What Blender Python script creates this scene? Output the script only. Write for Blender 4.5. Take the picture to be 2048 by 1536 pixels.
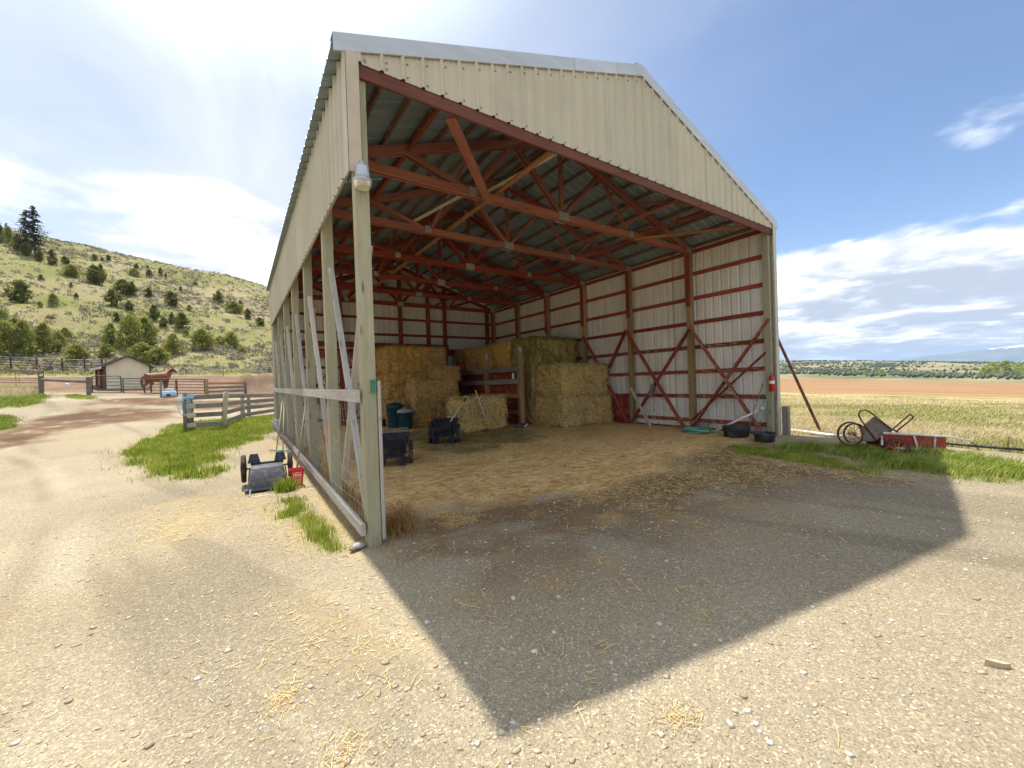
import bpy, bmesh, math, random
import numpy as np
from mathutils import Vector, Matrix, noise as mnoise

for o in list(bpy.data.objects):
    bpy.data.objects.remove(o, do_unlink=True)
scene = bpy.context.scene
COL = scene.collection
random.seed(7)
RNG = np.random.default_rng(7)

# ---------------------------------------------------------------- camera
CAM_POS = Vector((-1.1115, -4.3254, 1.65))
FPX, YAW, PITCH, ROLL = 802.4362, 0.5968, -0.0072, -0.0338
_fw = Vector((math.sin(YAW) * math.cos(PITCH), math.cos(YAW) * math.cos(PITCH), math.sin(PITCH)))
_rt = Vector((math.cos(YAW), -math.sin(YAW), 0))
_up = _rt.cross(_fw)
_r = math.cos(ROLL) * _rt + math.sin(ROLL) * _up
_u = -math.sin(ROLL) * _rt + math.cos(ROLL) * _up
cam = bpy.data.cameras.new('camera')
cam.sensor_fit = 'HORIZONTAL'; cam.sensor_width = 36; cam.lens = FPX / 2048 * 36
cam.clip_start = 0.05; cam.clip_end = 60000
camo = bpy.data.objects.new('camera', cam); COL.objects.link(camo)
camo.matrix_world = Matrix(((_r.x, _u.x, -_fw.x, CAM_POS.x), (_r.y, _u.y, -_fw.y, CAM_POS.y), (_r.z, _u.z, -_fw.z, CAM_POS.z), (0, 0, 0, 1)))
scene.camera = camo

# ---------------------------------------------------------------- sun, sky, exposure
SUN_EL, SUN_AZ = math.radians(62.9), math.radians(-1.9)      # azimuth from +y towards +x
SUN_DIR = Vector((math.cos(SUN_EL) * math.sin(SUN_AZ), math.cos(SUN_EL) * math.cos(SUN_AZ), math.sin(SUN_EL)))
sun = bpy.data.lights.new('sun', 'SUN'); sun.energy = 2.0; sun.angle = math.radians(0.8); sun.color = (1.0, 0.95, 0.86)
suno = bpy.data.objects.new('sun', sun); COL.objects.link(suno)
suno.rotation_euler = (-SUN_DIR).to_track_quat('-Z', 'Y').to_euler()
suno.location = (0, 20, 40)

world = bpy.data.worlds.new('World'); scene.world = world; world.use_nodes = True
def build_world():
    nt = world.node_tree; N = nt.nodes; L = nt.links; N.clear()
    def nd(t, **k):
        n = N.new(t)
        for a, b in k.items(): setattr(n, a, b)
        return n
    def math_(op, a, b=None, c=None):
        n = nd('ShaderNodeMath', operation=op)
        for i, v in enumerate((a, b, c)):
            if v is None: continue
            if isinstance(v, (int, float)): n.inputs[i].default_value = v
            else: L.new(v, n.inputs[i])
        return n.outputs[0]
    def smooth(v, a, b):
        n = nd('ShaderNodeMapRange', interpolation_type='SMOOTHSTEP')
        L.new(v, n.inputs[0])
        for i, x in ((1, a), (2, b)):
            if isinstance(x, (int, float)): n.inputs[i].default_value = x
            else: L.new(x, n.inputs[i])
        return n.outputs[0]
    def mix(f, a, b):
        n = nd('ShaderNodeMix', data_type='RGBA')
        if isinstance(f, (int, float)): n.inputs[0].default_value = f
        else: L.new(f, n.inputs[0])
        for i, x in ((6, a), (7, b)):
            if isinstance(x, tuple): n.inputs[i].default_value = (*x, 1)
            else: L.new(x, n.inputs[i])
        return n.outputs[2]
    sky = nd('ShaderNodeTexSky', sky_type='NISHITA', sun_disc=False)
    sky.sun_elevation = SUN_EL; sky.sun_rotation = SUN_AZ
    sky.altitude = 1500; sky.air_density = 1.0; sky.dust_density = 0.6; sky.ozone_density = 1.2
    tc = nd('ShaderNodeTexCoord'); sep = nd('ShaderNodeSeparateXYZ'); L.new(tc.outputs['Generated'], sep.inputs[0])
    z = math_('MAXIMUM', sep.outputs[2], 0.0)
    den = math_('ADD', z, 0.09)
    comb = nd('ShaderNodeCombineXYZ')
    L.new(math_('DIVIDE', sep.outputs[0], den), comb.inputs[0]); L.new(math_('DIVIDE', sep.outputs[1], den), comb.inputs[1])
    def noise(vec, scale, detail, rough, off=(0, 0, 0), sc=(1, 1, 1), dist=0.0):
        m = nd('ShaderNodeMapping'); m.inputs['Location'].default_value = off; m.inputs['Scale'].default_value = sc
        L.new(vec, m.inputs[0])
        n = nd('ShaderNodeTexNoise'); n.inputs['Scale'].default_value = scale; n.inputs['Detail'].default_value = detail
        n.inputs['Roughness'].default_value = rough; n.inputs['Distortion'].default_value = dist
        L.new(m.outputs[0], n.inputs['Vector']); return n.outputs[0]
    # heaped clouds low over the horizon
    OFF = CLOUD_OFF
    n1 = noise(comb.outputs[0], 0.75, 7, 0.52, OFF, (1, 1, 1), 0.15)
    n1s = noise(comb.outputs[0], 0.75, 7, 0.52, (OFF[0], OFF[1] + 0.10, OFF[2]), (1, 1, 1), 0.15)
    n0 = noise(tc.outputs['Generated'], 2.2, 3, 0.5, (5.2, 2.0, 1.0))
    thr_r = nd('ShaderNodeMapRange'); L.new(z, thr_r.inputs[0])
    for i, v in ((1, 0.0), (2, 0.30), (3, 0.20), (4, 0.52)): thr_r.inputs[i].default_value = v
    top_r = smooth(z, 0.33, 0.50)
    thr = math_('ADD', math_('ADD', thr_r.outputs[0], math_('MULTIPLY', math_('SUBTRACT', 0.5, n0), 0.35)), math_('MULTIPLY', top_r, 0.25))
    sd = nd('ShaderNodeVectorMath', operation='DOT_PRODUCT'); L.new(tc.outputs['Generated'], sd.inputs[0]); sd.inputs[1].default_value = SUN_DIR
    thr = math_('SUBTRACT', thr, math_('MULTIPLY', smooth(sd.outputs['Value'], 0.32, -0.35), 0.34))  # added: more cloud away from the sun, mostly unseen, to brighten the barn interior
    cm = smooth(n1, thr, math_('ADD', thr, 0.09))
    shade = smooth(math_('SUBTRACT', n1, n1s), -0.05, 0.10)
    nd2 = noise(comb.outputs[0], 1.7, 8, 0.6, (8, 4, 2))
    shade = math_('ADD', math_('ADD', math_('MULTIPLY', shade, 0.45), math_('MULTIPLY', smooth(nd2, 0.42, 0.66), 0.3)), math_('MULTIPLY', smooth(math_('SUBTRACT', n1, thr), 0.30, 0.04), 0.45))
    shade = smooth(shade, 0.18, 1.02)
    ccol = mix(shade, CLOUD_DARK, CLOUD_LIGHT)
    # thin high veil over most of the sky, with one clear blue gap away from the sun
    def dotp(v):
        d = nd('ShaderNodeVectorMath', operation='DOT_PRODUCT'); L.new(tc.outputs['Generated'], d.inputs[0]); d.inputs[1].default_value = Vector(v).normalized()
        return d.outputs['Value']
    vn = noise(comb.outputs[0], 0.55, 6, 0.6, (1, 2, 0), (1.5, 0.55, 1), 0.5)
    gap = smooth(math_('ADD', dotp(GAP_DIR), math_('MULTIPLY', math_('SUBTRACT', vn, 0.5), 0.30)), 0.60, 1.0)
    low = smooth(z, 0.22, 0.02)
    gap = math_('MULTIPLY', gap, math_('SUBTRACT', 1.0, math_('MULTIPLY', low, 0.5)))
    glow = math_('ADD', 1.0, math_('MULTIPLY', smooth(dotp(SUN_DIR), 0.84, 1.04), 2.2))
    vs2 = nd('ShaderNodeVectorMath', operation='SCALE'); vs2.inputs[0].default_value = VEIL_COL; L.new(math_('MULTIPLY', glow, math_('ADD', 0.78, math_('MULTIPLY', vn, 0.44))), vs2.inputs['Scale'])
    vop = math_('ADD', 0.64, math_('MULTIPLY', smooth(noise(comb.outputs[0], 0.9, 7, 0.62, (4, 1, 2), (1.3, 0.8, 1), 0.7), 0.34, 0.62), 0.36))
    base = mix(math_('MULTIPLY', math_('SUBTRACT', 1.0, gap), vop), sky.outputs[0], vs2.outputs[0])
    col = mix(cm, base, ccol)
    bg = nd('ShaderNodeBackground'); bg.inputs['Strength'].default_value = SKY_STRENGTH
    L.new(col, bg.inputs['Color'])
    out = nd('ShaderNodeOutputWorld'); L.new(bg.outputs[0], out.inputs['Surface'])
SKY_STRENGTH = 0.053
GAP_DIR = (0.93, 0.10, 0.36)
CLOUD_OFF = (9.6, 21.2, 9.5)
def _sk(r, g, b): return (r / SKY_STRENGTH, g / SKY_STRENGTH, b / SKY_STRENGTH)
CLOUD_DARK, CLOUD_LIGHT, VEIL_COL = _sk(0.175, 0.195, 0.23), _sk(0.54, 0.54, 0.54), _sk(0.250, 0.270, 0.305)
build_world()
vs = scene.view_settings
vs.view_transform = 'Standard'; vs.look = 'None'; vs.exposure = 1.85; vs.gamma = 1.0; vs.use_curve_mapping = False
try:
    scene.cycles.max_bounces = 10; scene.cycles.diffuse_bounces = 7; scene.cycles.use_denoising = True
    scene.cycles.transparent_max_bounces = 6; scene.cycles.volume_bounces = 0; scene.cycles.adaptive_threshold = 0.02
except Exception:
    pass

# ---------------------------------------------------------------- helpers
def link(o, parent=None):
    COL.objects.link(o)
    if parent is not None: o.parent = parent
    return o
def tag(o, label=None, cat=None, group=None, kind=None):
    if label: o['label'] = label
    if cat: o['category'] = cat
    if group: o['group'] = group
    if kind: o['kind'] = kind
    return o
def empty(name, loc=(0, 0, 0), rz=0, parent=None, **k):
    o = bpy.data.objects.new(name, None); o.empty_display_size = 0.2
    o.location = loc; o.rotation_euler = (0, 0, rz)
    link(o, parent); return tag(o, **k)
def mobj(name, me, parent=None, loc=None, rot=None, **k):
    o = bpy.data.objects.new(name, me); link(o, parent)
    if loc is not None: o.location = loc
    if rot is not None: o.rotation_euler = rot
    return tag(o, **k)
def np_mesh(name, V, F, mat, smooth=False, uv=None):
    """V (n,3) array, F (m,k) int array of equal polygons"""
    V = np.asarray(V, np.float32); F = np.asarray(F, np.int32)
    me = bpy.data.meshes.new(name); k = F.shape[1]
    me.vertices.add(len(V)); me.vertices.foreach_set('co', V.ravel())
    me.loops.add(F.size); me.loops.foreach_set('vertex_index', F.ravel())
    me.polygons.add(len(F)); me.polygons.foreach_set('loop_start', np.arange(0, F.size, k, dtype=np.int32))
    me.polygons.foreach_set('loop_total', np.full(len(F), k, np.int32))
    if smooth: me.polygons.foreach_set('use_smooth', np.ones(len(F), bool))
    me.update(calc_edges=True); me.validate()
    if mat: me.materials.append(mat)
    return me
def frame(d, hint=(0, 0, 1)):
    d = Vector(d).normalized(); h = Vector(hint)
    if abs(d.dot(h)) > 0.98: h = Vector((1, 0, 0)) if abs(d.x) < 0.9 else Vector((0, 1, 0))
    x = h.cross(d).normalized(); y = d.cross(x).normalized()
    return x, y, d
class MB:
    def __init__(s): s.v = []; s.f = []
    def add(s, vs_, fs): n = len(s.v); s.v += [tuple(v) for v in vs_]; s.f += [tuple(i + n for i in f) for f in fs]; return s
    def box(s, c, d, m=None):
        x, y, z = d[0] / 2, d[1] / 2, d[2] / 2
        vs_ = [Vector((a * x, b * y, e * z)) for a in (-1, 1) for b in (-1, 1) for e in (-1, 1)]
        if m is not None: vs_ = [m @ v for v in vs_]
        c = Vector(c)
        return s.add([v + c for v in vs_], [(0, 1, 3, 2), (4, 6, 7, 5), (0, 4, 5, 1), (2, 3, 7, 6), (0, 2, 6, 4), (1, 5, 7, 3)])
    def bar(s, p0, p1, w, h, hint=(0, 0, 1), bev=0.006):
        p0, p1 = Vector(p0), Vector(p1); x, y, d = frame(p1 - p0, hint)
        b = min(bev, w * .3, h * .3); W, H = w / 2, h / 2
        prof = [(-W + b, -H), (W - b, -H), (W, -H + b), (W, H - b), (W - b, H), (-W + b, H), (-W, H - b), (-W, -H + b)]
        return s.loft([[p + x * a + y * c for a, c in prof] for p in (p0, p1)], True, True)
    def loft(s, rings, cap=True, closed=True):
        n = len(rings[0]); vs_ = [v for r in rings for v in r]; fs = []
        for i in range(len(rings) - 1):
            for j in range(n if closed else n - 1):
                a = i * n + j; b = i * n + (j + 1) % n
                fs.append((a, b, b + n, a + n))
        if cap:
            fs.append(tuple(range(n - 1, -1, -1))); fs.append(tuple(range((len(rings) - 1) * n, len(rings) * n)))
        return s.add(vs_, fs)
    def tube(s, pts, r, n=8, closed=False, cap=True):
        pts = [Vector(p) for p in pts]; rings = []; N = len(pts)
        rs = r if isinstance(r, (list, tuple)) else [r] * N
        x = None
        for i, p in enumerate(pts):
            if closed: d = pts[(i + 1) % N] - pts[i - 1]
            else: d = pts[min(i + 1, N - 1)] - pts[max(i - 1, 0)]
            if d.length < 1e-9: d = Vector((0, 0, 1))
            d.normalize()
            if x is None: x, y, _ = frame(d)
            else:
                x = x - d * x.dot(d)
                if x.length < 1e-6: x, y, _ = frame(d)
                x.normalize(); y = d.cross(x)
            rings.append([p + (x * math.cos(a) + y * math.sin(a)) * rs[i] for a in [2 * math.pi * k / n for k in range(n)]])
        if closed: rings.append(rings[0])
        return s.loft(rings, cap and not closed, True)
    def lathe(s, prof, n=24, c=(0, 0, 0), m=None, cap=False):
        c = Vector(c); rings = []
        for r, z in prof:
            ring = [Vector((r * math.cos(2 * math.pi * k / n), r * math.sin(2 * math.pi * k / n), z)) for k in range(n)]
            if m is not None: ring = [m @ v for v in ring]
            rings.append([v + c for v in ring])
        return s.loft(rings, cap, True)
    def rbox(s, size, c=(0, 0, 0), r=0.03, top=1.0, m=None, seg=3):
        """upright box with rounded vertical corners; top scales the upper rim"""
        X, Y, Z = size[0] / 2, size[1] / 2, size[2]; out = []
        for z, k in ((0, 1.0), (Z, top)):
            ring = []
            for sx, sy, a0 in ((1, 1, 0), (-1, 1, 90), (-1, -1, 180), (1, -1, 270)):
                for j in range(seg + 1):
                    a = math.radians(a0 + 90 * j / seg)
                    ring.append(Vector((sx * (X * k - r) + r * math.cos(a), sy * (Y * k - r) + r * math.sin(a), z)))
            if m is not None: ring = [m @ v for v in ring]
            out.append([v + Vector(c) for v in ring])
        return s.loft(out, True, True)
    def mesh(s, name, mat, smooth=False):
        me = bpy.data.meshes.new(name); me.from_pydata([tuple(v) for v in s.v], [], s.f)
        me.update()
        if mat: me.materials.append(mat)
        if smooth:
            for p in me.polygons: p.use_smooth = True
        return me
    def build(s, name, mat, parent=None, smooth=False, **k):
        return mobj(name, s.mesh(name, mat, smooth), parent, **k)
def fix_normals(me):
    bm = bmesh.new(); bm.from_mesh(me); bmesh.ops.recalc_face_normals(bm, faces=bm.faces); bm.to_mesh(me); bm.free()
def smooth_by_angle(me, deg=40):
    try:
        for p in me.polygons: p.use_smooth = True
        me.set_sharp_from_angle(angle=math.radians(deg))
    except Exception:
        pass
_beam_cache = {}
def beam(name, p0, p1, w, h, mat, parent=None, hint=(0, 0, 1), ragged=0.0, **k):
    """a board from p0 to p1; its mesh lies along local z so that the wood grain follows it"""
    p0, p1 = Vector(p0), Vector(p1); x, y, d = frame(p1 - p0, hint); ln = (p1 - p0).length
    key = (round(w, 3), round(h, 3), round(ln, 2), mat.name)
    me = _beam_cache.get(key)
    if me is None:
        me = MB().bar((0, 0, 0), (0, 0, round(ln, 2)), w, h, (0, 1, 0)).mesh(name, mat); _beam_cache[key] = me
    o = bpy.data.objects.new(name, me); link(o, parent)
    # frame() inside bar() with d=z, hint=y gives x=hint.cross(d)=x axis, y axis=y
    o.matrix_local = Matrix(((x.x, y.x, d.x, p0.x), (x.y, y.y, d.y, p0.y), (x.z, y.z, d.z, p0.z), (0, 0, 0, 1)))
    return tag(o, **k)
def copy_tree(o, parent=None):
    c = o.copy(); COL.objects.link(c); c.parent = parent
    for ch in list(o.children): copy_tree(ch, c)
    return c

# ---------------------------------------------------------------- materials
class NT:
    def __init__(s, name, rough=0.8, spec=0.3, metal=0.0):
        s.m = bpy.data.materials.new(name); s.m.use_nodes = True; s.nt = s.m.node_tree
        s.b = next(n for n in s.nt.nodes if n.type == 'BSDF_PRINCIPLED')
        s.b.inputs['Roughness'].default_value = rough; s.b.inputs['Specular IOR Level'].default_value = spec; s.b.inputs['Metallic'].default_value = metal
        s.tc = s.n('ShaderNodeTexCoord')
    def n(s, t, **k):
        n = s.nt.nodes.new(t)
        for a, b in k.items(): setattr(n, a, b)
        return n
    def l(s, a, b): s.nt.links.new(a, b)
    def setin(s, sock, v):
        if isinstance(v, tuple): sock.default_value = (*v, 1) if len(v) == 3 and sock.type == 'RGBA' else v
        elif isinstance(v, (int, float)): sock.default_value = v
        else: s.l(v, sock)
    def math(s, op, a, b=0.0, clamp=False):
        n = s.n('ShaderNodeMath', operation=op, use_clamp=clamp); s.setin(n.inputs[0], a); s.setin(n.inputs[1], b); return n.outputs[0]
    def coord(s, sc=(1, 1, 1), kind='Object', rnd=False, rot=(0, 0, 0)):
        m = s.n('ShaderNodeMapping'); m.inputs['Scale'].default_value = sc; m.inputs['Rotation'].default_value = rot
        s.l(s.tc.outputs[kind], m.inputs[0])
        if rnd:
            oi = s.n('ShaderNodeObjectInfo'); v = s.n('ShaderNodeVectorMath', operation='SCALE'); v.inputs[0].default_value = (37, 53, 71)
            s.l(oi.outputs['Random'], v.inputs['Scale']); s.l(v.outputs[0], m.inputs['Location'])
        return m.outputs[0]
    def noise(s, vec, scale, detail=4, rough=0.55, dist=0.0, out=0):
        n = s.n('ShaderNodeTexNoise'); s.l(vec, n.inputs['Vector'])
        n.inputs['Scale'].default_value = scale; n.inputs['Detail'].default_value = detail; n.inputs['Roughness'].default_value = rough; n.inputs['Distortion'].default_value = dist
        return n.outputs[out]
    def voro(s, vec, scale, out='Distance', feature='F1', rnd=1.0):
        n = s.n('ShaderNodeTexVoronoi', feature=feature); s.l(vec, n.inputs['Vector']); n.inputs['Scale'].default_value = scale
        n.inputs['Randomness'].default_value = rnd; return n.outputs[out]
    def ramp(s, v, stops):
        n = s.n('ShaderNodeValToRGB'); e = n.color_ramp.elements
        while len(e) < len(stops): e.new(0.5)
        for i, (p, c) in enumerate(stops):
            e[i].position = p; e[i].color = (*c, 1) if isinstance(c, tuple) else (c, c, c, 1)
        s.l(v, n.inputs[0]); return n.outputs[0]
    def mix(s, f, a, b, mode='MIX'):
        n = s.n('ShaderNodeMix', data_type='RGBA', blend_type=mode); s.setin(n.inputs[0], f); s.setin(n.inputs[6], a); s.setin(n.inputs[7], b); return n.outputs[2]
    def attr(s, name, out='Color'):
        n = s.n('ShaderNodeAttribute'); n.attribute_name = name; return n.outputs[out]
    def objrand(s): return s.n('ShaderNodeObjectInfo').outputs['Random']
    def color(s, c): s.setin(s.b.inputs['Base Color'], c)
    def rough(s, v): s.setin(s.b.inputs['Roughness'], v)
    def bump(s, h, strength=0.3, dist=0.01):
        n = s.n('ShaderNodeBump'); n.inputs['Strength'].default_value = strength; n.inputs['Distance'].default_value = dist
        s.l(h, n.inputs['Height']); s.l(n.outputs[0], s.b.inputs['Normal'])
def wood(name, c1, c2, chips=None, chip_t=0.62, rough=0.82, vary=0.35, grain=1.0, knots=True):
    t = NT(name, rough, 0.25)
    v = t.coord((24 * grain, 24 * grain, 1.3 * grain), rnd=True)
    n = t.noise(v, 1.6, 6, 0.62, 0.35)
    c = t.ramp(n, [(0.28, c1), (0.72, c2)])
    big = t.noise(t.coord((2.5, 2.5, 0.7), rnd=True), 1.0, 4, 0.6)
    c = t.mix(t.math('MULTIPLY', t.ramp(big, [(0.35, 0.0), (0.7, 1.0)]), 0.55), c, tuple(x * 0.62 for x in c1))
    if knots:
        k = t.voro(t.coord((7, 7, 1.5), rnd=True), 1.0)
        c = t.mix(t.math('MULTIPLY', t.ramp(k, [(0.05, 1.0), (0.13, 0.0)]), 0.8), c, tuple(x * 0.28 for x in c1))
    if chips:
        cn = t.noise(t.coord((10, 10, 3), rnd=True), 2.2, 7, 0.68)
        c = t.mix(t.ramp(cn, [(chip_t, 0.0), (chip_t + 0.05, 1.0)]), c, chips)
    r = t.math('ADD', t.math('MULTIPLY', t.objrand(), vary), 1.0 - vary / 2)
    hs = t.n('ShaderNodeHueSaturation'); t.l(r, hs.inputs['Value']); t.l(c, hs.inputs['Color'])
    t.color(hs.outputs[0]); t.bump(n, 0.35, 0.006)
    return t.m
def plain(name, c, rough=0.6, var=0.25, scale=6, metal=0.0, dirt=None, bump=0.0, spec=0.4):
    t = NT(name, rough, spec, metal)
    n = t.noise(t.coord(rnd=True), scale, 6, 0.6)
    col = t.mix(t.ramp(n, [(0.3, 0.0), (0.7, 1.0)]), tuple(x * (1 - var) for x in c), tuple(min(1, x * (1 + var)) for x in c))
    if dirt:
        d = t.noise(t.coord(rnd=True), scale * 0.6, 8, 0.7)
        col = t.mix(t.ramp(d, [(0.5, 0.0), (0.62, 0.85)]), col, dirt)
    t.color(col)
    if bump: t.bump(n, bump, 0.01)
    return t.m
MT = {}
def build_materials():
    MT['post'] = wood('treated_post_wood', (0.33, 0.31, 0.20), (0.48, 0.455, 0.31), vary=0.25)
    MT['post_brown'] = wood('brown_post_wood', (0.33, 0.215, 0.095), (0.48, 0.35, 0.18), vary=0.3)
    MT['red'] = wood('red_stained_wood', (0.24, 0.042, 0.028), (0.38, 0.09, 0.055), chips=(0.46, 0.30, 0.2), chip_t=0.66, vary=0.4)
    MT['redfade'] = wood('faded_red_wood', (0.27, 0.10, 0.075), (0.41, 0.175, 0.125), chips=(0.5, 0.36, 0.26), chip_t=0.67, vary=0.35)
    MT['header'] = wood('dark_red_brown_wood', (0.13, 0.05, 0.04), (0.21, 0.085, 0.065), chips=(0.42, 0.3, 0.2), chip_t=0.68, vary=0.2)
    MT['redworn'] = wood('worn_red_wood', (0.22, 0.05, 0.03), (0.36, 0.10, 0.05), chips=(0.5, 0.36, 0.24), chip_t=0.56, vary=0.4)
    MT['purlin'] = wood('purlin_wood', (0.16, 0.09, 0.06), (0.28, 0.17, 0.12), chips=(0.42, 0.36, 0.3), chip_t=0.60, vary=0.4)
    MT['orange'] = wood('orange_wood', (0.36, 0.15, 0.06), (0.50, 0.24, 0.11), vary=0.25)
    MT['pale'] = wood('pale_board_wood', (0.50, 0.45, 0.36), (0.68, 0.62, 0.52), vary=0.25)
    MT['grey'] = wood('weathered_grey_wood', (0.15, 0.135, 0.115), (0.32, 0.295, 0.26), vary=0.35)
    MT['white_board'] = wood('whitewashed_board', (0.42, 0.395, 0.35), (0.62, 0.59, 0.535), chips=(0.34, 0.28, 0.22), chip_t=0.58, vary=0.2)
    MT['handle'] = wood('tool_handle_wood', (0.42, 0.32, 0.20), (0.58, 0.46, 0.30), vary=0.3, grain=2)
    # metal sheets: cream outside, pale primer inside, grey roof underside
    def sheet(name, c, rough, axis, streak=0.25, dirt=(0.25, 0.2, 0.13), metal=0.0):
        t = NT(name, rough, 0.4, metal)
        sc = {'z': (9, 9, 0.5), 'x': (0.5, 9, 9)}[axis]
        n = t.noise(t.coord(sc), 1.0, 7, 0.6); b = t.noise(t.coord(), 1.3, 5, 0.6); f = t.noise(t.coord(), 55, 2, 0.5)
        col = t.mix(t.ramp(n, [(0.35, 0.0), (0.75, 1.0)]), c, tuple(x * (1 - streak) for x in c))
        col = t.mix(t.math('MULTIPLY', t.ramp(b, [(0.5, 0.0), (0.75, 1.0)]), 0.22), col, dirt)
        col = t.mix(t.math('MULTIPLY', f, 0.12), col, tuple(x * 0.6 for x in c))
        hs = t.n('ShaderNodeHueSaturation'); t.l(t.math('ADD', t.math('MULTIPLY', t.objrand(), 0.12), 0.94), hs.inputs['Value']); t.l(col, hs.inputs['Color'])
        t.color(hs.outputs[0]); t.bump(b, 0.2, 0.03); return t.m
    MT['siding'] = sheet('cream_painted_sheet_metal', (0.57, 0.527, 0.40), 0.5, 'z', 0.10)
    MT['inside'] = sheet('pale_primed_sheet_metal', (0.80, 0.78, 0.72), 0.5, 'z', 0.22, (0.34, 0.27, 0.18))
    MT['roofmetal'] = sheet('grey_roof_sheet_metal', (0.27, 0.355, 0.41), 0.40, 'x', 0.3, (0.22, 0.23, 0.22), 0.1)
    MT['roofrib'] = sheet('roof_rib_painted_sheen', (0.80, 0.79, 0.74), 0.4, 'x', 0.15, (0.4, 0.4, 0.36))  # pale colour paints in the light that the rib tops reflect
    MT['galv'] = sheet('galvanised_trim_metal', (0.56, 0.60, 0.64), 0.4, 'x', 0.2, (0.4, 0.42, 0.44), 0.35)
    MT['trim'] = plain('cream_trim_metal', (0.52, 0.45, 0.34), 0.5, 0.08, 4, dirt=None)
    MT['plate'] = plain('gusset_plate_metal', (0.42, 0.45, 0.46), 0.45, 0.2, 30, metal=0.5)
    MT['steel'] = plain('dull_steel', (0.22, 0.22, 0.23), 0.5, 0.3, 12, metal=0.6)
    MT['rust'] = plain('rusty_iron', (0.15, 0.075, 0.045), 0.85, 0.4, 9, bump=0.2)
    MT['wire'] = plain('galvanised_wire', (0.36, 0.37, 0.36), 0.5, 0.2, 20, metal=0.4)
    MT['pipe_dark'] = plain('dark_pipe_paint', (0.045, 0.03, 0.025), 0.6, 0.4, 6)
    MT['pipe_red'] = plain('red_brown_pipe_paint', (0.16, 0.045, 0.03), 0.6, 0.4, 6)
    MT['pipe_green'] = plain('dark_green_pipe_paint', (0.03, 0.06, 0.045), 0.5, 0.35, 6)
    MT['rubber'] = plain('black_rubber', (0.022, 0.024, 0.030), 0.62, 0.35, 7, dirt=(0.10, 0.09, 0.075), bump=0.1)
    MT['cartplastic'] = plain('dark_blue_black_plastic', (0.014, 0.017, 0.032), 0.45, 0.35, 9, dirt=(0.07, 0.065, 0.065))
    MT['cartgrey'] = plain('dusty_black_plastic', (0.055, 0.06, 0.07), 0.6, 0.3, 22, dirt=(0.15, 0.145, 0.14))
    MT['tyre'] = plain('muddy_tyre_rubber', (0.04, 0.033, 0.027), 0.9, 0.5, 16, dirt=(0.16, 0.11, 0.06), bump=0.5)
    MT['bin'] = plain('dark_teal_plastic', (0.012, 0.055, 0.075), 0.5, 0.25, 5, dirt=(0.05, 0.07, 0.075))
    MT['lid'] = plain('dusty_grey_lid_plastic', (0.36, 0.35, 0.31), 0.7, 0.2, 12)
    MT['redplastic'] = plain('red_plastic', (0.62, 0.02, 0.04), 0.4, 0.15, 8)
    MT['extred'] = plain('extinguisher_red_paint', (0.55, 0.012, 0.015), 0.3, 0.08, 5, spec=0.5)
    MT['white'] = plain('white_plastic', (0.78, 0.78, 0.76), 0.5, 0.08, 6)
    MT['whitepaint'] = plain('worn_white_paint', (0.66, 0.64, 0.60), 0.7, 0.15, 12, dirt=(0.3, 0.24, 0.18))
    MT['hose'] = plain('green_hose_rubber', (0.12, 0.42, 0.30), 0.45, 0.15, 6)
    MT['rope'] = plain('pale_rope_fibre', (0.46, 0.42, 0.36), 0.9, 0.3, 40)
    MT['bluerope'] = plain('pale_blue_rope_fibre', (0.32, 0.55, 0.68), 0.9, 0.25, 40)
    MT['blueplastic'] = plain('turquoise_plastic', (0.06, 0.34, 0.46), 0.5, 0.2, 8)
    MT['greenplastic'] = plain('green_plastic', (0.03, 0.26, 0.17), 0.45, 0.15, 8)
    MT['yellow'] = plain('yellow_paint', (0.62, 0.40, 0.04), 0.5, 0.15, 10)
    MT['palefibre'] = plain('pale_handle_fibreglass', (0.62, 0.58, 0.44), 0.5, 0.12, 10)
    MT['cloth'] = plain('faded_red_cloth', (0.62, 0.20, 0.17), 0.9, 0.25, 20)
    MT['redboard'] = plain('dark_red_board_paint', (0.20, 0.022, 0.014), 0.75, 0.35, 5, dirt=(0.32, 0.12, 0.06))
    MT['wagonred'] = plain('faded_red_wagon_paint', (0.30, 0.035, 0.025), 0.7, 0.3, 6, dirt=(0.30, 0.12, 0.07))
    MT['wheelyellow'] = plain('rusty_yellow_wheel_paint', (0.42, 0.24, 0.07), 0.75, 0.3, 14, dirt=(0.22, 0.10, 0.05))
    MT['rustybody'] = plain('rusty_grey_metal', (0.19, 0.155, 0.14), 0.75, 0.3, 7, dirt=(0.20, 0.08, 0.05))
    MT['shedwall'] = plain('tan_shed_siding', (0.74, 0.68, 0.50), 0.7, 0.08, 3)
    MT['shedroof'] = plain('brown_metal_roof', (0.075, 0.062, 0.062), 0.45, 0.2, 3)
    MT['waterer'] = plain('pale_blue_tank_plastic', (0.42, 0.62, 0.72), 0.5, 0.15, 8, dirt=(0.62, 0.66, 0.66))
    MT['stonewhite'] = plain('pale_stone', (0.42, 0.39, 0.35), 0.85, 0.2, 14, bump=0.2)
build_materials()
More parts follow.
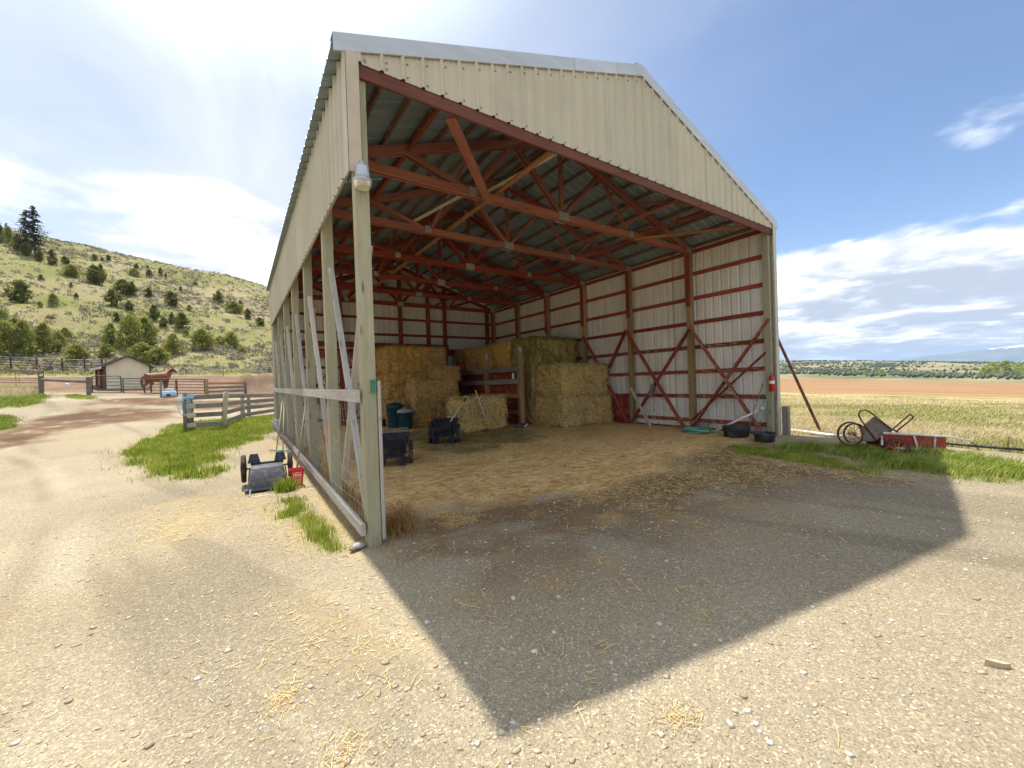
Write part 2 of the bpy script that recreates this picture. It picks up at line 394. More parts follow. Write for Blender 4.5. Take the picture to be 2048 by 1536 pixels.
# ---------------------------------------------------------------- terrain
def _hash(ix, iy, seed):
    n = (ix.astype(np.int64) * 374761393 + iy.astype(np.int64) * 668265263 + seed * 1442695041) & 0x7fffffff
    n = ((n ^ (n >> 13)) * 1274126177) & 0x7fffffff
    return ((n ^ (n >> 16)) & 0xffff) / 65535.0
def vnoise(x, y, seed=0):
    x = np.asarray(x, float); y = np.asarray(y, float)
    ix, iy = np.floor(x), np.floor(y); fx, fy = x - ix, y - iy
    fx = fx * fx * (3 - 2 * fx); fy = fy * fy * (3 - 2 * fy)
    a = _hash(ix, iy, seed); b = _hash(ix + 1, iy, seed); c = _hash(ix, iy + 1, seed); d = _hash(ix + 1, iy + 1, seed)
    return (a * (1 - fx) + b * fx) * (1 - fy) + (c * (1 - fx) + d * fx) * fy
def fbm(x, y, seed=0, oct=4):
    s = 0; a = 0.5; t = 0
    for i in range(oct):
        s = s + a * vnoise(x * 2 ** i, y * 2 ** i, seed + i); t += a; a *= 0.5
    return s / t
def sst(v, a, b):
    t = np.clip((np.asarray(v, float) - a) / (b - a), 0, 1); return t * t * (3 - 2 * t)
def H(x, y, fine=True):
    x = np.asarray(x, float); y = np.asarray(y, float)
    Q = y - 0.3 * x
    pad = 0.2 * sst(x + 0.75 * y, 0.3, 8.2)
    base = np.interp(Q, [-1e5, 14, 22, 31, 37, 42, 50, 60, 71, 85, 100, 150, 200, 300, 600], [0, 0, 0.38, 1.2, 1.55, 1.95, 3.1, 4.0, 5.4, 9.0, 14, 31, 50, 86, 150])
    amp = sst(Q, 55, 110)
    base = base + amp * ((fbm(x / 38, y / 38, 3) - 0.5) * 9 + (fbm(x / 11, y / 11, 9) - 0.5) * 2.2)
    cap = np.interp(x, [-600, -300, -110, -73, -37, -13, 11, 40, 80, 150, 260], [95, 84, 68, 62, 57.5, 49.5, 42.5, 34, 22, 8, 0.5]) + (fbm(x / 25, y / 25, 21) - 0.5) * 1.5
    k = 5.0
    hh = np.clip(0.5 + 0.5 * (cap - base) / k, 0, 1)
    sm = cap * (1 - hh) + base * hh - k * hh * (1 - hh)
    base = np.where(Q > 60, sm, base) * (1 - sst(x, 60, 260))
    A = np.interp(x, [10, 30, 88, 112, 250, 400, 530, 1000, 3000], [0, 0.75, 3.55, 4.7, 9.0, 12.6, 16.2, 20, 24])
    c = np.interp(x, [10, 88, 400], [0, 0.03, 0.055])
    z = pad + base - A + c * np.clip(y, -400, 600)
    r = np.hypot(x, y)
    fh = sst(r, 560, 1500) * sst(x, 200, 500) * (1 - 0.55 * sst(r, 2100, 3600))
    z = z + fh * (3 + 27 * fbm(x / 520, y / 520, 31, 5) + 7 * (fbm(x / 140, y / 140, 41) - 0.5))
    # soil behind and left of the camera keeps level; gentle unevenness everywhere near
    if fine:
        nz = (fbm(x / 1.3, y / 1.3, 5, 4) - 0.5) * 0.05 + (fbm(x / 0.28, y / 0.28, 6, 3) - 0.5) * 0.014
        barn = sst(x, -0.4, 0.1) * (1 - sst(x, 9.0, 9.4)) * sst(y, -0.5, 0.5) * (1 - sst(y, 11.8, 12.3))
        z = z + nz * (1 - 0.6 * barn) * (1 - sst(r, 60, 200))
        heap = np.exp(-(((x - 1.6) / 3.0) ** 2 + ((y - 33.6) / 1.8) ** 2)) * 1.0 + np.exp(-(((x + 0.9) / 1.4) ** 2 + ((y - 32.8) / 1.0) ** 2)) * 0.5
        z = z + heap * (0.7 + 0.9 * fbm(x / 0.7, y / 0.7, 12, 3))
        z = z + 0.10 * np.exp(-(((x + 6.0) / 3.0) ** 2 + ((y - 9.5) / 1.6) ** 2)) * (0.5 + fbm(x / 0.5, y / 0.5, 14, 3))
    return z
def Hs(x, y, fine=False): return float(H(np.array([x]), np.array([y]), fine)[0])
def cam_ray(px, py):
    return _fw + _r * ((px - 1024) / FPX) - _u * ((py - 768) / FPX)
_TS = np.geomspace(0.5, 3000, 1400)
def ground_at(px, py):
    """the ground point that stands under a spot of the picture"""
    d = cam_ray(px, py); X = CAM_POS.x + d.x * _TS; Y = CAM_POS.y + d.y * _TS; Z = CAM_POS.z + d.z * _TS
    g = Z - H(X, Y, False); k = int(np.argmax(g < 0))
    if k == 0: k = len(_TS) - 1
    f = g[k - 1] / (g[k - 1] - g[k]) if g[k - 1] != g[k] else 0
    t = _TS[k - 1] + (_TS[k] - _TS[k - 1]) * f
    return CAM_POS + d * t
def gpoly(pts): return np.array([[(g := ground_at(*q)).x, g.y] for q in pts])
def inside(x, y, poly):
    c = np.zeros(x.shape, bool); n = len(poly); j = n - 1
    for i in range(n):
        xi, yi = poly[i]; xj, yj = poly[j]
        cond = ((yi > y) != (yj > y)) & (x < (xj - xi) * (y - yi) / (yj - yi + 1e-12) + xi)
        c ^= cond; j = i
    return c
def soft_in(x, y, poly, amp, seed, taps=8):
    """share of jittered taps that fall in the polygon: a ragged, feathered region"""
    lo = poly.min(0) - amp * 3; hi = poly.max(0) + amp * 3
    out = np.zeros(x.shape); m = (x > lo[0]) & (x < hi[0]) & (y > lo[1]) & (y < hi[1])
    if not m.any(): return out
    xs, ys = x[m], y[m]; acc = np.zeros(xs.shape)
    jx = (fbm(xs / amp * 0.5, ys / amp * 0.5, seed, 4) - 0.5) * amp * 3.2; jy = (fbm(xs / amp * 0.5 + 9, ys / amp * 0.5 + 4, seed + 7, 4) - 0.5) * amp * 3.2
    for k in range(taps):
        a = 2 * math.pi * k / taps
        acc += inside(xs + jx + amp * 0.45 * math.cos(a), ys + jy + amp * 0.45 * math.sin(a), poly)
    out[m] = acc / taps; return out

PG = dict(
    straw=gpoly([(770, 1045), (800, 1025), (900, 1012), (1000, 1008), (1090, 1003), (1180, 985), (1300, 975), (1360, 940), (1420, 905), (1500, 880), (1530, 868), (1385, 858), (1265, 846), (1150, 842), (1000, 838), (860, 838), (760, 845), (700, 900), (735, 1000)]),
    manure=gpoly([(1060, 985), (1200, 968), (1330, 925), (1440, 893), (1560, 905), (1720, 940), (1900, 965), (1700, 965), (1480, 972), (1330, 1015), (1180, 1015)]),
    greenhay=gpoly([(762, 868), (870, 858), (1050, 856), (1080, 872), (1000, 892), (930, 905), (850, 905), (765, 890)]),
    grass_a=gpoly([(255, 917), (290, 886), (340, 858), (372, 845), (430, 842), (470, 838), (550, 833), (548, 862), (500, 885), (468, 908), (440, 935), (405, 955), (350, 968), (300, 945)]),
    grass_b=gpoly([(540, 1002), (590, 1015), (640, 1035), (672, 1060), (695, 1092), (655, 1106), (615, 1085), (600, 1060), (560, 1050)]),
    grass_c=gpoly([(1562, 884), (1650, 893), (1760, 903), (1900, 908), (2060, 930), (2060, 975), (1940, 958), (1850, 945), (1700, 920), (1610, 905), (1560, 897)]),
    grass_d=gpoly([(1455, 893), (1530, 900), (1600, 905), (1680, 925), (1770, 942), (1755, 955), (1640, 935), (1540, 915), (1460, 905)]),
    grass_e=gpoly([(-40, 783), (60, 786), (92, 792), (90, 802), (50, 812), (-40, 824)]),
    grass_f=gpoly([(130, 790), (165, 789), (195, 796), (175, 801), (130, 798)]),
    grass_g=gpoly([(-40, 832), (20, 832), (36, 845), (20, 860), (-40, 868)]),
    dirt_a=gpoly([(-60, 880), (30, 862), (60, 835), (160, 818), (260, 812), (330, 822), (350, 832), (240, 845), (160, 860), (80, 885), (-60, 915)]),
    dirt_b=gpoly([(190, 798), (300, 797), (410, 800), (545, 800), (545, 815), (400, 818), (310, 810), (200, 806)]),
    str_a=gpoly([(290, 1010), (360, 995), (440, 1000), (470, 1030), (430, 1060), (340, 1075), (295, 1050)]),
    str_b=gpoly([(640, 1180), (720, 1130), (760, 1150), (830, 1250), (860, 1320), (760, 1330), (650, 1260)]),
    str_c=gpoly([(552, 880), (600, 940), (660, 1010), (730, 1075), (715, 1110), (700, 1120), (620, 1020), (565, 950), (545, 900)]),
    str_d=gpoly([(470, 960), (520, 990), (560, 1000), (600, 1020), (660, 1080), (640, 1120), (560, 1080), (480, 1010)]),
)
def ground_masks(x, y):
    m = {}
    s = lambda n, amp, sd: soft_in(x, y, PG[n], amp, sd)
    barn = sst(x, -0.15, 0.05) * (1 - sst(x, 8.95, 9.2)) * sst(y, 0.2, 1.2) * (1 - sst(y, 11.9, 12.2))
    m['straw'] = np.maximum(s('straw', 0.5, 51), barn)
    m['manure'] = s('manure', 0.45, 52)
    m['greenhay'] = s('greenhay', 0.4, 53)
    g = np.zeros(x.shape)
    for i, n in enumerate(['grass_a', 'grass_b', 'grass_c', 'grass_d', 'grass_e', 'grass_f', 'grass_g']):
        g = np.maximum(g, s(n, 0.16 if n in ('grass_b', 'grass_d') else 0.4, 60 + i))
    m['grass'] = g
    m['dirt'] = np.maximum(s('dirt_a', 0.8, 71), s('dirt_b', 0.8, 72))
    m['outstraw'] = np.maximum.reduce([s('str_a', 0.4, 73) * 0.6, s('str_b', 0.5, 74) * 0.5, s('str_c', 0.16, 75), s('str_d', 0.2, 76) * 0.6])
    Q = y - 0.3 * x
    gl = ((-2.0 + 12.1) * (y - 35.8) - (28.4 - 35.8) * (x + 12.1)) / 12.5      # behind the gate line
    cor = sst(gl + (fbm(x / 1.5, y / 1.5, 83) - 0.5) * 1.2, 0.2, 1.0) * (1 - sst(Q, 50.0, 51.0)) * (1 - sst(x, 16, 22)) * sst(x, -60, -50)
    m['corral'] = cor
    m['hill'] = sst(Q, 50.0, 53) * (1 - sst(x, 60, 200))
    road = 1 - sst(np.abs(x + 4.6 + 0.0 * y), 2.0, 3.6)
    m['wild'] = np.maximum(sst(x + (fbm(x / 0.8, y / 0.8, 80) - 0.5) * 0.8 - 0.02 * np.maximum(y, 0), 9.1, 9.6), sst(-x - 0.2 * y, 11, 14) * sst(y, 2, 6))
    # ploughed field: between two lines across the falling land
    def side(p, q): return (q[0] - p[0]) * (y - p[1]) - (q[1] - p[1]) * (x - p[0])
    dn = side((87.95, 31.84), (111.96, 3.42)) / 37.2 + (fbm(x / 30, y / 30, 81) - 0.5) * 14
    df = side((403.4, 143.9), (529.7, 33.9)) / 167.5 + (fbm(x / 60, y / 60, 82) - 0.5) * 40
    m['field'] = sst(dn, -2, 6) * (1 - sst(df, -10, 12)) * (x > 40)
    m['far'] = sst(df, -10, 20) * (x > 150)
    return m
def ground_colour(x, y, m):
    C = np.zeros(x.shape + (3,)); C[:] = (0.30, 0.249, 0.168)
    n = fbm(x / 1.9, y / 1.9, 90, 5)[..., None]
    C = C * (0.74 + 0.54 * n)
    patch = sst(fbm(x / 3.3, y / 3.3, 96, 4), 0.5, 0.68)[..., None]
    C = C * (1 - 0.45 * patch) + np.array((0.33, 0.26, 0.155)) * 0.45 * patch
    rut = sst(fbm((x + 0.35 * y) / 0.55, (y - 0.3 * x) / 6.0, 97, 3), 0.55, 0.72)[..., None]
    C = C * (1 - 0.20 * rut)
    def over(w, c, k=1.0):
        nonlocal C
        w = np.clip(w * k, 0, 1)[..., None]; C = C * (1 - w) + np.asarray(c) * w
    nn = fbm(x / 0.5, y / 0.5, 91, 4)
    over(m['dirt'] * sst(nn, 0.12, 0.48), (0.15, 0.088, 0.046), 1.0)
    over(m['dirt'] * sst(fbm(x / 1.2, y / 0.7, 92), 0.5, 0.7), (0.08, 0.045, 0.028), 0.7)
    sp = sst(y + 0.06 * x, -2.9, -0.1) * (1 - sst(y, 0.3, 1.0)) * sst(x, -0.1, 0.5) * (1 - sst(x, 8.0, 9.2))
    over(sp * sst(fbm(x / 0.9, y / 0.6, 103, 5), 0.34, 0.56), (0.20, 0.125, 0.065), 0.95)
    over(sp * sst(fbm(x / 0.5, y / 0.35, 104, 4), 0.52, 0.68), (0.38, 0.245, 0.105), 0.8)
    tr = np.exp(-((np.abs(x + 3.1 + 0.16 * y + 0.012 * y * y * np.sign(y)) - 0.78) / 0.17) ** 2) * (1 - sst(y, 22, 30)) * sst(y, -9, -5)
    over(tr * sst(fbm(x / 0.8, y / 1.6, 105, 3), 0.3, 0.6), (0.40, 0.345, 0.25), 0.5)
    tr2 = np.exp(-((np.abs(x + 3.1 + 0.16 * y + 0.012 * y * y * np.sign(y)) - 0.50) / 0.10) ** 2) * (1 - sst(y, 22, 30)) * sst(y, -9, -5)
    over(tr2 * sst(fbm(x / 0.6, y / 1.9, 106, 3), 0.4, 0.65), (0.21, 0.165, 0.105), 0.4)
    over(m['straw'], (0.72, 0.49, 0.215), 0.94)
    over(m['straw'] * sst(fbm(x / 0.8, y / 0.8, 93), 0.45, 0.7), (0.52, 0.33, 0.13), 0.45)
    over(m['manure'] * sst(nn, 0.34, 0.6), (0.155, 0.095, 0.05), 0.8)
    over(m['greenhay'] * sst(nn, 0.25, 0.6), (0.21, 0.185, 0.07), 0.75)
    over(m['outstraw'] * sst(nn, 0.2, 0.5), (0.40, 0.295, 0.14), 0.6)
    over(m['grass'], (0.20, 0.21, 0.05), 0.6)
    over(m['corral'], (0.165, 0.10, 0.065), 0.92)
    over(m['corral'] * sst(fbm(x / 1.6, y / 0.9, 94), 0.5, 0.66), (0.26, 0.175, 0.105), 0.6)
    wn = fbm(x / 6, y / 6, 95, 5)
    wild = np.stack([np.interp(wn, [0.3, 0.5, 0.68], [a, b, c]) for a, b, c in ((0.22, 0.345, 0.42), (0.20, 0.29, 0.335), (0.05, 0.125, 0.17))], -1)
    over(m['wild'], wild)
    fn = fbm((x * 0.94 + y * 0.34) / 3, (y * 0.94 - x * 0.34) / 40, 98, 4)
    fld = np.stack([np.interp(fn, [0.3, 0.7], [a, b]) for a, b in ((0.25, 0.345), (0.145, 0.20), (0.065, 0.10))], -1)
    over(m['field'], fld)
    hn = fbm(x / 13, y / 13, 99, 5)
    hill = np.stack([np.interp(hn, [0.3, 0.5, 0.7], [a, b, c]) for a, b, c in ((0.18, 0.232, 0.28), (0.18, 0.21, 0.232), (0.052, 0.08, 0.122))], -1)
    over(m['hill'], hill)
    gb = sst(fbm(x / 5, y / 5, 101), 0.55, 0.7) * sst(y - 0.3 * x, 50, 54) * (1 - sst(y - 0.3 * x, 56, 62))
    over(gb * m['hill'], (0.16, 0.24, 0.04), 0.8)
    an = fbm(x / 90, y / 60, 102, 5)
    far = np.stack([np.interp(an, [0.3, 0.5, 0.7], [a, b, c]) for a, b, c in ((0.10, 0.19, 0.30), (0.12, 0.185, 0.25), (0.055, 0.085, 0.14))], -1)
    over(m['far'], far)
    return C

def ground_material():
    t = NT('yard_soil_gravel_straw', 0.95, 0.15)
    col = t.attr('ground_colour'); mk = t.attr('ground_mask'); sp = t.n('ShaderNodeSeparateColor'); t.l(mk, sp.inputs[0])
    fib, grav, far = sp.outputs[0], sp.outputs[1], sp.outputs[2]
    v = t.coord()
    # gravel: crushed stones of several sizes
    def vor(scale):
        n = t.n('ShaderNodeTexVoronoi'); t.l(v, n.inputs['Vector']); n.inputs['Scale'].default_value = scale
        sc_ = t.n('ShaderNodeSeparateColor'); t.l(n.outputs['Color'], sc_.inputs[0]); return n.outputs['Distance'], sc_.outputs
    d1, k1 = vor(85); d2, k2 = vor(210)
    g1 = t.ramp(k1[0], [(0.0, 0.78), (0.5, 0.97), (0.88, 1.08), (1.0, 1.6)]); g2 = t.ramp(k2[1], [(0.0, 0.72), (0.5, 1.0), (1.0, 1.28)])
    gm = t.mix(1.0, g1, g2, 'MULTIPLY')
    colg = t.mix(1.0, col, gm, 'MULTIPLY')
    # straw: overlapping stretched fibres
    f = None
    for i, ang in enumerate((0.3, 1.3, 2.4)):
        n = t.noise(t.coord((5, 48, 30), rot=(0, 0, ang)), 1.0, 2, 0.5, 0.6)
        f = n if f is None else t.math('MAXIMUM', f, n)
    fm = t.ramp(f, [(0.46, 0.55), (0.58, 1.05), (0.74, 1.5)])
    colf = t.mix(1.0, col, fm, 'MULTIPLY')
    base = t.mix(grav, col, colg); base = t.mix(fib, base, colf)
    # meadow, hillside: clumps
    wn = t.noise(v, 3.5, 9, 0.74); wm = t.ramp(wn, [(0.32, 0.55), (0.5, 1.0), (0.68, 1.3)])
    base = t.mix(far, base, t.mix(1.0, col, wm, 'MULTIPLY'))
    t.color(base)
    hb = t.math('ADD', t.math('MULTIPLY', t.math('SUBTRACT', 1.0, d1), grav), t.math('MULTIPLY', t.math('SUBTRACT', 0.6, d2), 0.35))
    hb = t.math('ADD', hb, t.math('MULTIPLY', f, t.math('MULTIPLY', fib, 1.4)))
    hb = t.math('ADD', hb, t.math('MULTIPLY', wn, 1.5))
    t.bump(hb, 0.35, 0.010)
    return t.m
MT['ground'] = ground_material()

def build_ground():
    yaw = YAW
    th_f = np.linspace(yaw - 1.06, yaw + 1.06, 620)
    th_c = np.linspace(yaw + 1.06, yaw - 1.06 + 2 * math.pi, 74)[1:-1]
    th = np.concatenate([th_f, th_c]); nth = len(th)
    rr = [0.35]
    while rr[-1] < 14: rr.append(rr[-1] * 1.0125 + 0.004)
    while rr[-1] < 60: rr.append(rr[-1] * 1.014)
    while rr[-1] < 260: rr.append(rr[-1] * 1.012)
    while rr[-1] < 5200: rr.append(rr[-1] * 1.024)
    rr += [9000, 16000]
    rr = np.array(rr); nr = len(rr)
    X = CAM_POS.x + rr[:, None] * np.sin(th)[None, :]; Y = CAM_POS.y + rr[:, None] * np.cos(th)[None, :]
    Z = H(X, Y)
    Z[-2:] = np.minimum(Z[-2:], -30)
    m = ground_masks(X, Y); C = ground_colour(X, Y, m)
    spill = 0.6 * sst(Y, -2.6, -0.2) * (1 - sst(Y, 0.3, 1.0)) * sst(X, 0.0, 0.6) * (1 - sst(X, 7.5, 9.0)) * sst(fbm(X / 0.5, Y / 0.35, 104, 4), 0.42, 0.62)
    fib = np.clip(np.maximum.reduce([m['straw'] * 0.95, m['outstraw'] * 0.6, m['greenhay'] * 0.8, m['manure'] * 0.5, spill]), 0, 1)
    wildish = np.clip(np.maximum.reduce([m['wild'], m['hill'], m['far'], m['field'], m['corral'] * 0.7, m['dirt'] * 0.6, m['grass']]), 0, 1)
    grav = np.clip((1 - fib * 0.85) * (1 - wildish), 0, 1)
    V = np.stack([X, Y, Z], -1).reshape(-1, 3)
    V = np.concatenate([V, [[CAM_POS.x, CAM_POS.y, float(Z[0].mean())]]])
    CC = np.concatenate([np.concatenate([C, np.ones(C.shape[:2] + (1,))], -1).reshape(-1, 4), [[0.4, 0.33, 0.22, 1]]])
    MM = np.concatenate([np.stack([fib, grav, wildish, np.ones_like(fib)], -1).reshape(-1, 4), [[0, 1, 0, 1]]])
    i, j = np.meshgrid(np.arange(nr - 1), np.arange(nth), indexing='ij'); j2 = (j + 1) % nth
    F = np.stack([i * nth + j, (i + 1) * nth + j, (i + 1) * nth + j2, i * nth + j2], -1).reshape(-1, 4)
    fm = {k: v.reshape(-1)[F[:, 0]] for k, v in m.items()}
    reg = np.zeros(len(F), int)
    reg[(fm['wild'] > 0.5)] = 1
    reg[fm['field'] > 0.5] = 2
    reg[fm['far'] > 0.5] = 3
    reg[fm['corral'] > 0.5] = 4
    reg[fm['hill'] > 0.5] = 5
    names = ['ground', 'meadow', 'ploughed_field', 'far_hills', 'corral_ground', 'hillside']
    labs = ['gravel and dirt yard running round and into the barn', 'pale dry meadow beside the barn', 'orange brown ploughed field beyond the meadow', 'low wooded hills along the horizon', 'brown trampled corral soil round the small shed', 'green sagebrush hillside behind the corral']
    for k, nm in enumerate(names):
        Fk = F[reg == k]
        if not len(Fk): continue
        ids, inv = np.unique(Fk, return_inverse=True)
        me = np_mesh(nm, V[ids], inv.reshape(-1, 4), MT['ground'], True)
        a = me.color_attributes.new('ground_colour', 'FLOAT_COLOR', 'POINT'); a.data.foreach_set('color', CC[ids].astype(np.float32).ravel())
        a = me.color_attributes.new('ground_mask', 'FLOAT_COLOR', 'POINT'); a.data.foreach_set('color', MM[ids].astype(np.float32).ravel())
        mobj(nm, me, kind='structure', label=labs[k])
    # the little disc under the camera itself
    th2 = np.linspace(0, 2 * math.pi, 24, endpoint=False)
build_ground()

def build_mountains():
    t = NT('distant_mountain_rock', 0.95, 0.1)
    g = t.n('ShaderNodeNewGeometry'); sp = t.n('ShaderNodeSeparateXYZ'); t.l(g.outputs['Position'], sp.inputs[0])
    n = t.noise(t.coord((0.004, 0.004, 0.01)), 1.0, 8, 0.65)
    sn = t.math('ADD', t.math('DIVIDE', sp.outputs[2], 430.0), t.math('MULTIPLY', n, 0.9))
    c = t.ramp(n, [(0.35, (0.10, 0.13, 0.14)), (0.65, (0.20, 0.21, 0.19))])
    c = t.mix(t.ramp(sn, [(0.0, 0.0), (1.0, 0.0), ]) if False else t.math('MULTIPLY', t.math('GREATER_THAN', sn, 1.08), 1.0), c, (0.8, 0.82, 0.86))
    t.color(c); MT['mountain'] = t.m
    az = np.linspace(math.radians(66), math.radians(140), 300); dd = np.linspace(-1800, 1800, 40)
    A, D = np.meshgrid(az, dd, indexing='ij')
    deg = np.degrees(A)
    ridge = np.interp(deg, [66, 72, 77.5, 80, 83, 86, 90, 100, 115, 130, 140], [14, 24, 120, 215, 275, 310, 330, 340, 260, 200, 150])
    prof = np.clip(1 - np.abs(D) / 1800, 0, 1) ** 0.85
    R = 9700 + D
    X = CAM_POS.x + R * np.sin(A); Y = CAM_POS.y + R * np.cos(A)
    Zm = ridge * prof * (0.86 + 0.3 * fbm(X / 420, Y / 420, 61, 6)) - 22
    V = np.stack([X, Y, Zm], -1).reshape(-1, 3); n0, n1 = A.shape
    i, j = np.meshgrid(np.arange(n0 - 1), np.arange(n1 - 1), indexing='ij')
    F = np.stack([i * n1 + j, i * n1 + j + 1, (i + 1) * n1 + j + 1, (i + 1) * n1 + j], -1).reshape(-1, 4)
    mobj('mountain_range', np_mesh('mountain_range', V, F, t.m, True), kind='structure', label='blue snow streaked mountain range on the horizon')
build_mountains()
# ---------------------------------------------------------------- the barn
W = 9.05
YS = [0.0, 1.93, 3.95, 5.97, 7.98, 10.0, 12.02]
D = YS[-1]
SLOPE = 0.344
EAVE_Z, OH = 5.09, 0.24
def zroof(x): return EAVE_Z + SLOPE * ((x + OH) if x < W / 2 else (W + OH - x))
def rib_profile(u0, u1, pitch=0.2286, rib=0.03):
    """offsets across a ribbed sheet from u0 to u1"""
    pts = []; k0 = math.floor(u0 / pitch); k1 = math.ceil(u1 / pitch)
    for k in range(k0, k1 + 1):
        c = k * pitch
        for du, h in ((-0.026, 0.0), (-0.012, rib), (0.012, rib), (0.026, 0.0), (0.070, 0.0), (0.076, 0.004), (0.084, 0.004), (0.090, 0.0), (0.140, 0.0), (0.146, 0.004), (0.154, 0.004), (0.160, 0.0)):
            pts.append((c + du, h))
    pts = [p for p in pts if u0 < p[0] < u1]
    return [(u0, 0.0)] + pts + [(u1, 0.0)]
def sheet(name, u0, u1, lo, hi, place, mat, parent, eps=0.0, two=None):
    """ribbed sheet: place(u, v, offset) -> world point"""
    V, F = [], []
    pr = rib_profile(u0, u1)
    for u, h in pr:
        V.append(place(u, lo(u), h + eps)); V.append(place(u, hi(u), h + eps))
    for i in range(len(pr) - 1):
        a = 2 * i; F.append((a, a + 2, a + 3, a + 1))
    me = np_mesh(name, np.array([tuple(v) for v in V]), np.array(F), mat)
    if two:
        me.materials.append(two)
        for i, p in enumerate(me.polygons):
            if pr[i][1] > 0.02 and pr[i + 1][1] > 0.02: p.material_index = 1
    return mobj(name, me, parent)
def build_barn():
    B = empty('hay_barn', (0, 0, 0), label='large open-sided cream metal pole barn with red wooden roof trusses', cat='barn')
    R, RF = MT['red'], MT['redfade']
    # posts
    for i, y in enumerate(YS):
        z0 = Hs(0, y) - 0.3
        beam('post', (0, y, z0), (0, y, 5.02), 0.14, 0.14, MT['post'], B, (0, 1, 0))
        beam('post', (W, y, Hs(W, y) - 0.3), (W, y, 5.02), 0.14, 0.14, MT['post'] if i == 0 else MT['post_brown'], B, (0, 1, 0))
        if i: beam('post_scab', (W - 0.085, y, 3.5), (W - 0.085, y, 5.0), 0.14, 0.035, R, B, (1, 0, 0))
    for x in (2.15, 4.5, 5.72, 6.5, 8.68):
        beam('back_post', (x, D, 0.0), (x, D, zroof(x) - 0.16), 0.14, 0.14, MT['red'], B, (0, 1, 0))
    # girts
    zs = [0.42 + 0.66 * k for k in range(7)] + [4.98]
    for k, z in enumerate(zs):
        m = MT['redworn'] if k < 4 else R
        beam('girt', (W + 0.09, -0.06, z), (W + 0.09, D + 0.06, z), 0.04, 0.10, m, B)
        beam('girt', (-0.06, D + 0.09, z), (W + 0.06, D + 0.09, z), 0.04, 0.10, R, B)
    for z in (5.64, 6.2):
        xx = (z + 0.1 - EAVE_Z) / SLOPE - OH
        beam('girt', (xx, D + 0.09, z), (W - xx, D + 0.09, z), 0.04, 0.10, R, B)
    beam('skirt_board', (W + 0.09, 0, 0.16), (W + 0.09, D, 0.14), 0.04, 0.16, MT['redworn'], B)
    for z in (3.96, 4.5, 5.0):
        beam('girt', (-0.09, -0.06, z), (-0.09, D + 0.06, z), 0.04, 0.10, MT['pale'] if z < 4 else R, B)
    # heavy ledger boards across the back wall
    beam('ledger_board', (0.1, D - 0.10, 3.28), (6.6, D - 0.10, 3.24), 0.05, 0.20, R, B)
    beam('ledger_board', (0.1, D - 0.10, 2.86), (3.4, D - 0.10, 2.86), 0.05, 0.24, MT['redworn'], B)
    beam('ledger_board', (0.1, D - 0.10, 1.22), (3.3, D - 0.10, 1.22), 0.05, 0.24, MT['redworn'], B)
    beam('ledger_board', (6.4, D - 0.10, 3.0), (W - 0.1, D - 0.10, 3.0), 0.05, 0.30, MT['redboard'], B)
    for x0, x1 in ((0.2, 2.0), (2.0, 0.2), (2.3, 4.3), (4.3, 2.3)):
        beam('brace', (x0, D - 0.145 - (0.04 if x0 > x1 else 0), 0.3), (x1, D - 0.145 - (0.04 if x0 > x1 else 0), 2.7), 0.036, 0.14, MT['redworn'], B, (0, 1, 0))
    # X braces along the right wall
    X0 = W - 0.10
    for n, (y0, z0, y1, z1, dx, m) in enumerate([
            (3.97, 0.20, 1.86, 2.94, 0.0, 'red'), (2.08, 0.16, 4.02, 3.12, 0.04, 'red'), (1.97, 0.16, -0.06, 2.88, 0.0, 'redworn'), (1.86, 2.92, 0.12, 0.22, 0.04, 'redworn'),
            (4.04, 3.12, 5.90, 0.22, 0.0, 'red'), (5.88, 3.12, 4.02, 0.20, 0.04, 'red')]):
        beam('brace', (X0 - dx, y0, z0), (X0 - dx, y1, z1), 0.036, 0.14, MT[m], B, (1, 0, 0))
    beam('brace', (X0 + 0.03, 0.04, 2.12), (X0 + 0.03, 1.95, 0.42), 0.035, 0.07, MT['redboard'], B, (1, 0, 0))
    # pale braces across the open left side, both ways in every bay
    for i in range(6):
        y0, y1 = YS[i], YS[i + 1]
        beam('brace', (-0.02, y0 + 0.10, 0.28 + 0.02 * i), (-0.02, y1 - 0.32, 3.28), 0.038, 0.070, MT['white_board'] if i % 2 == 0 else MT['pale'], B, (1, 0, 0))
        if i in (0, 2, 4):
            beam('brace', (0.10, y1 - 0.10, 0.32), (0.10, y0 + 0.14, 3.18), 0.038, 0.088, MT['pale'], B, (1, 0, 0))
    # trusses
    def ztop(x): return zroof(x) - 0.17
    for i, y in enumerate(YS):
        T = empty('truss', (0, y, 0), parent=B)
        m = RF if i < 3 else R
        zb = 5.0
        for s in (-0.045, 0.045):
            beam('bottom_chord', (-0.02, s, zb), (W + 0.02, s, zb), 0.038, 0.14, m, T)
            beam('top_chord', (-0.06, s, ztop(-0.06)), (W / 2, s, ztop(W / 2)), 0.038, 0.14, m, T)
            beam('top_chord', (W / 2, s, ztop(W / 2)), (W + 0.06, s, ztop(W + 0.06)), 0.038, 0.14, m, T)
        for a in (1, -1):
            cx = lambda x: W / 2 + a * (W / 2 - x) * -1
            def xx(x): return x if a == 1 else W - x
            for s in (-0.045, 0.045):
                beam('web', (xx(1.15), s, ztop(1.15) + 0.02), (xx(2.38), s, zb), 0.036, 0.088, m, T, (0, 1, 0)) if False else beam('web', (xx(1.15), s, ztop(1.15)), (xx(2.38), s, zb), 0.034, 0.088, m, T, (0, 0, 1))
                beam('web', (xx(3.38), s, ztop(3.38)), (xx(W / 2) , s, zb), 0.034, 0.088, m, T)
            beam('web', (xx(2.42), 0, zb), (xx(3.36), 0, ztop(3.36)), 0.04, 0.088, m, T)
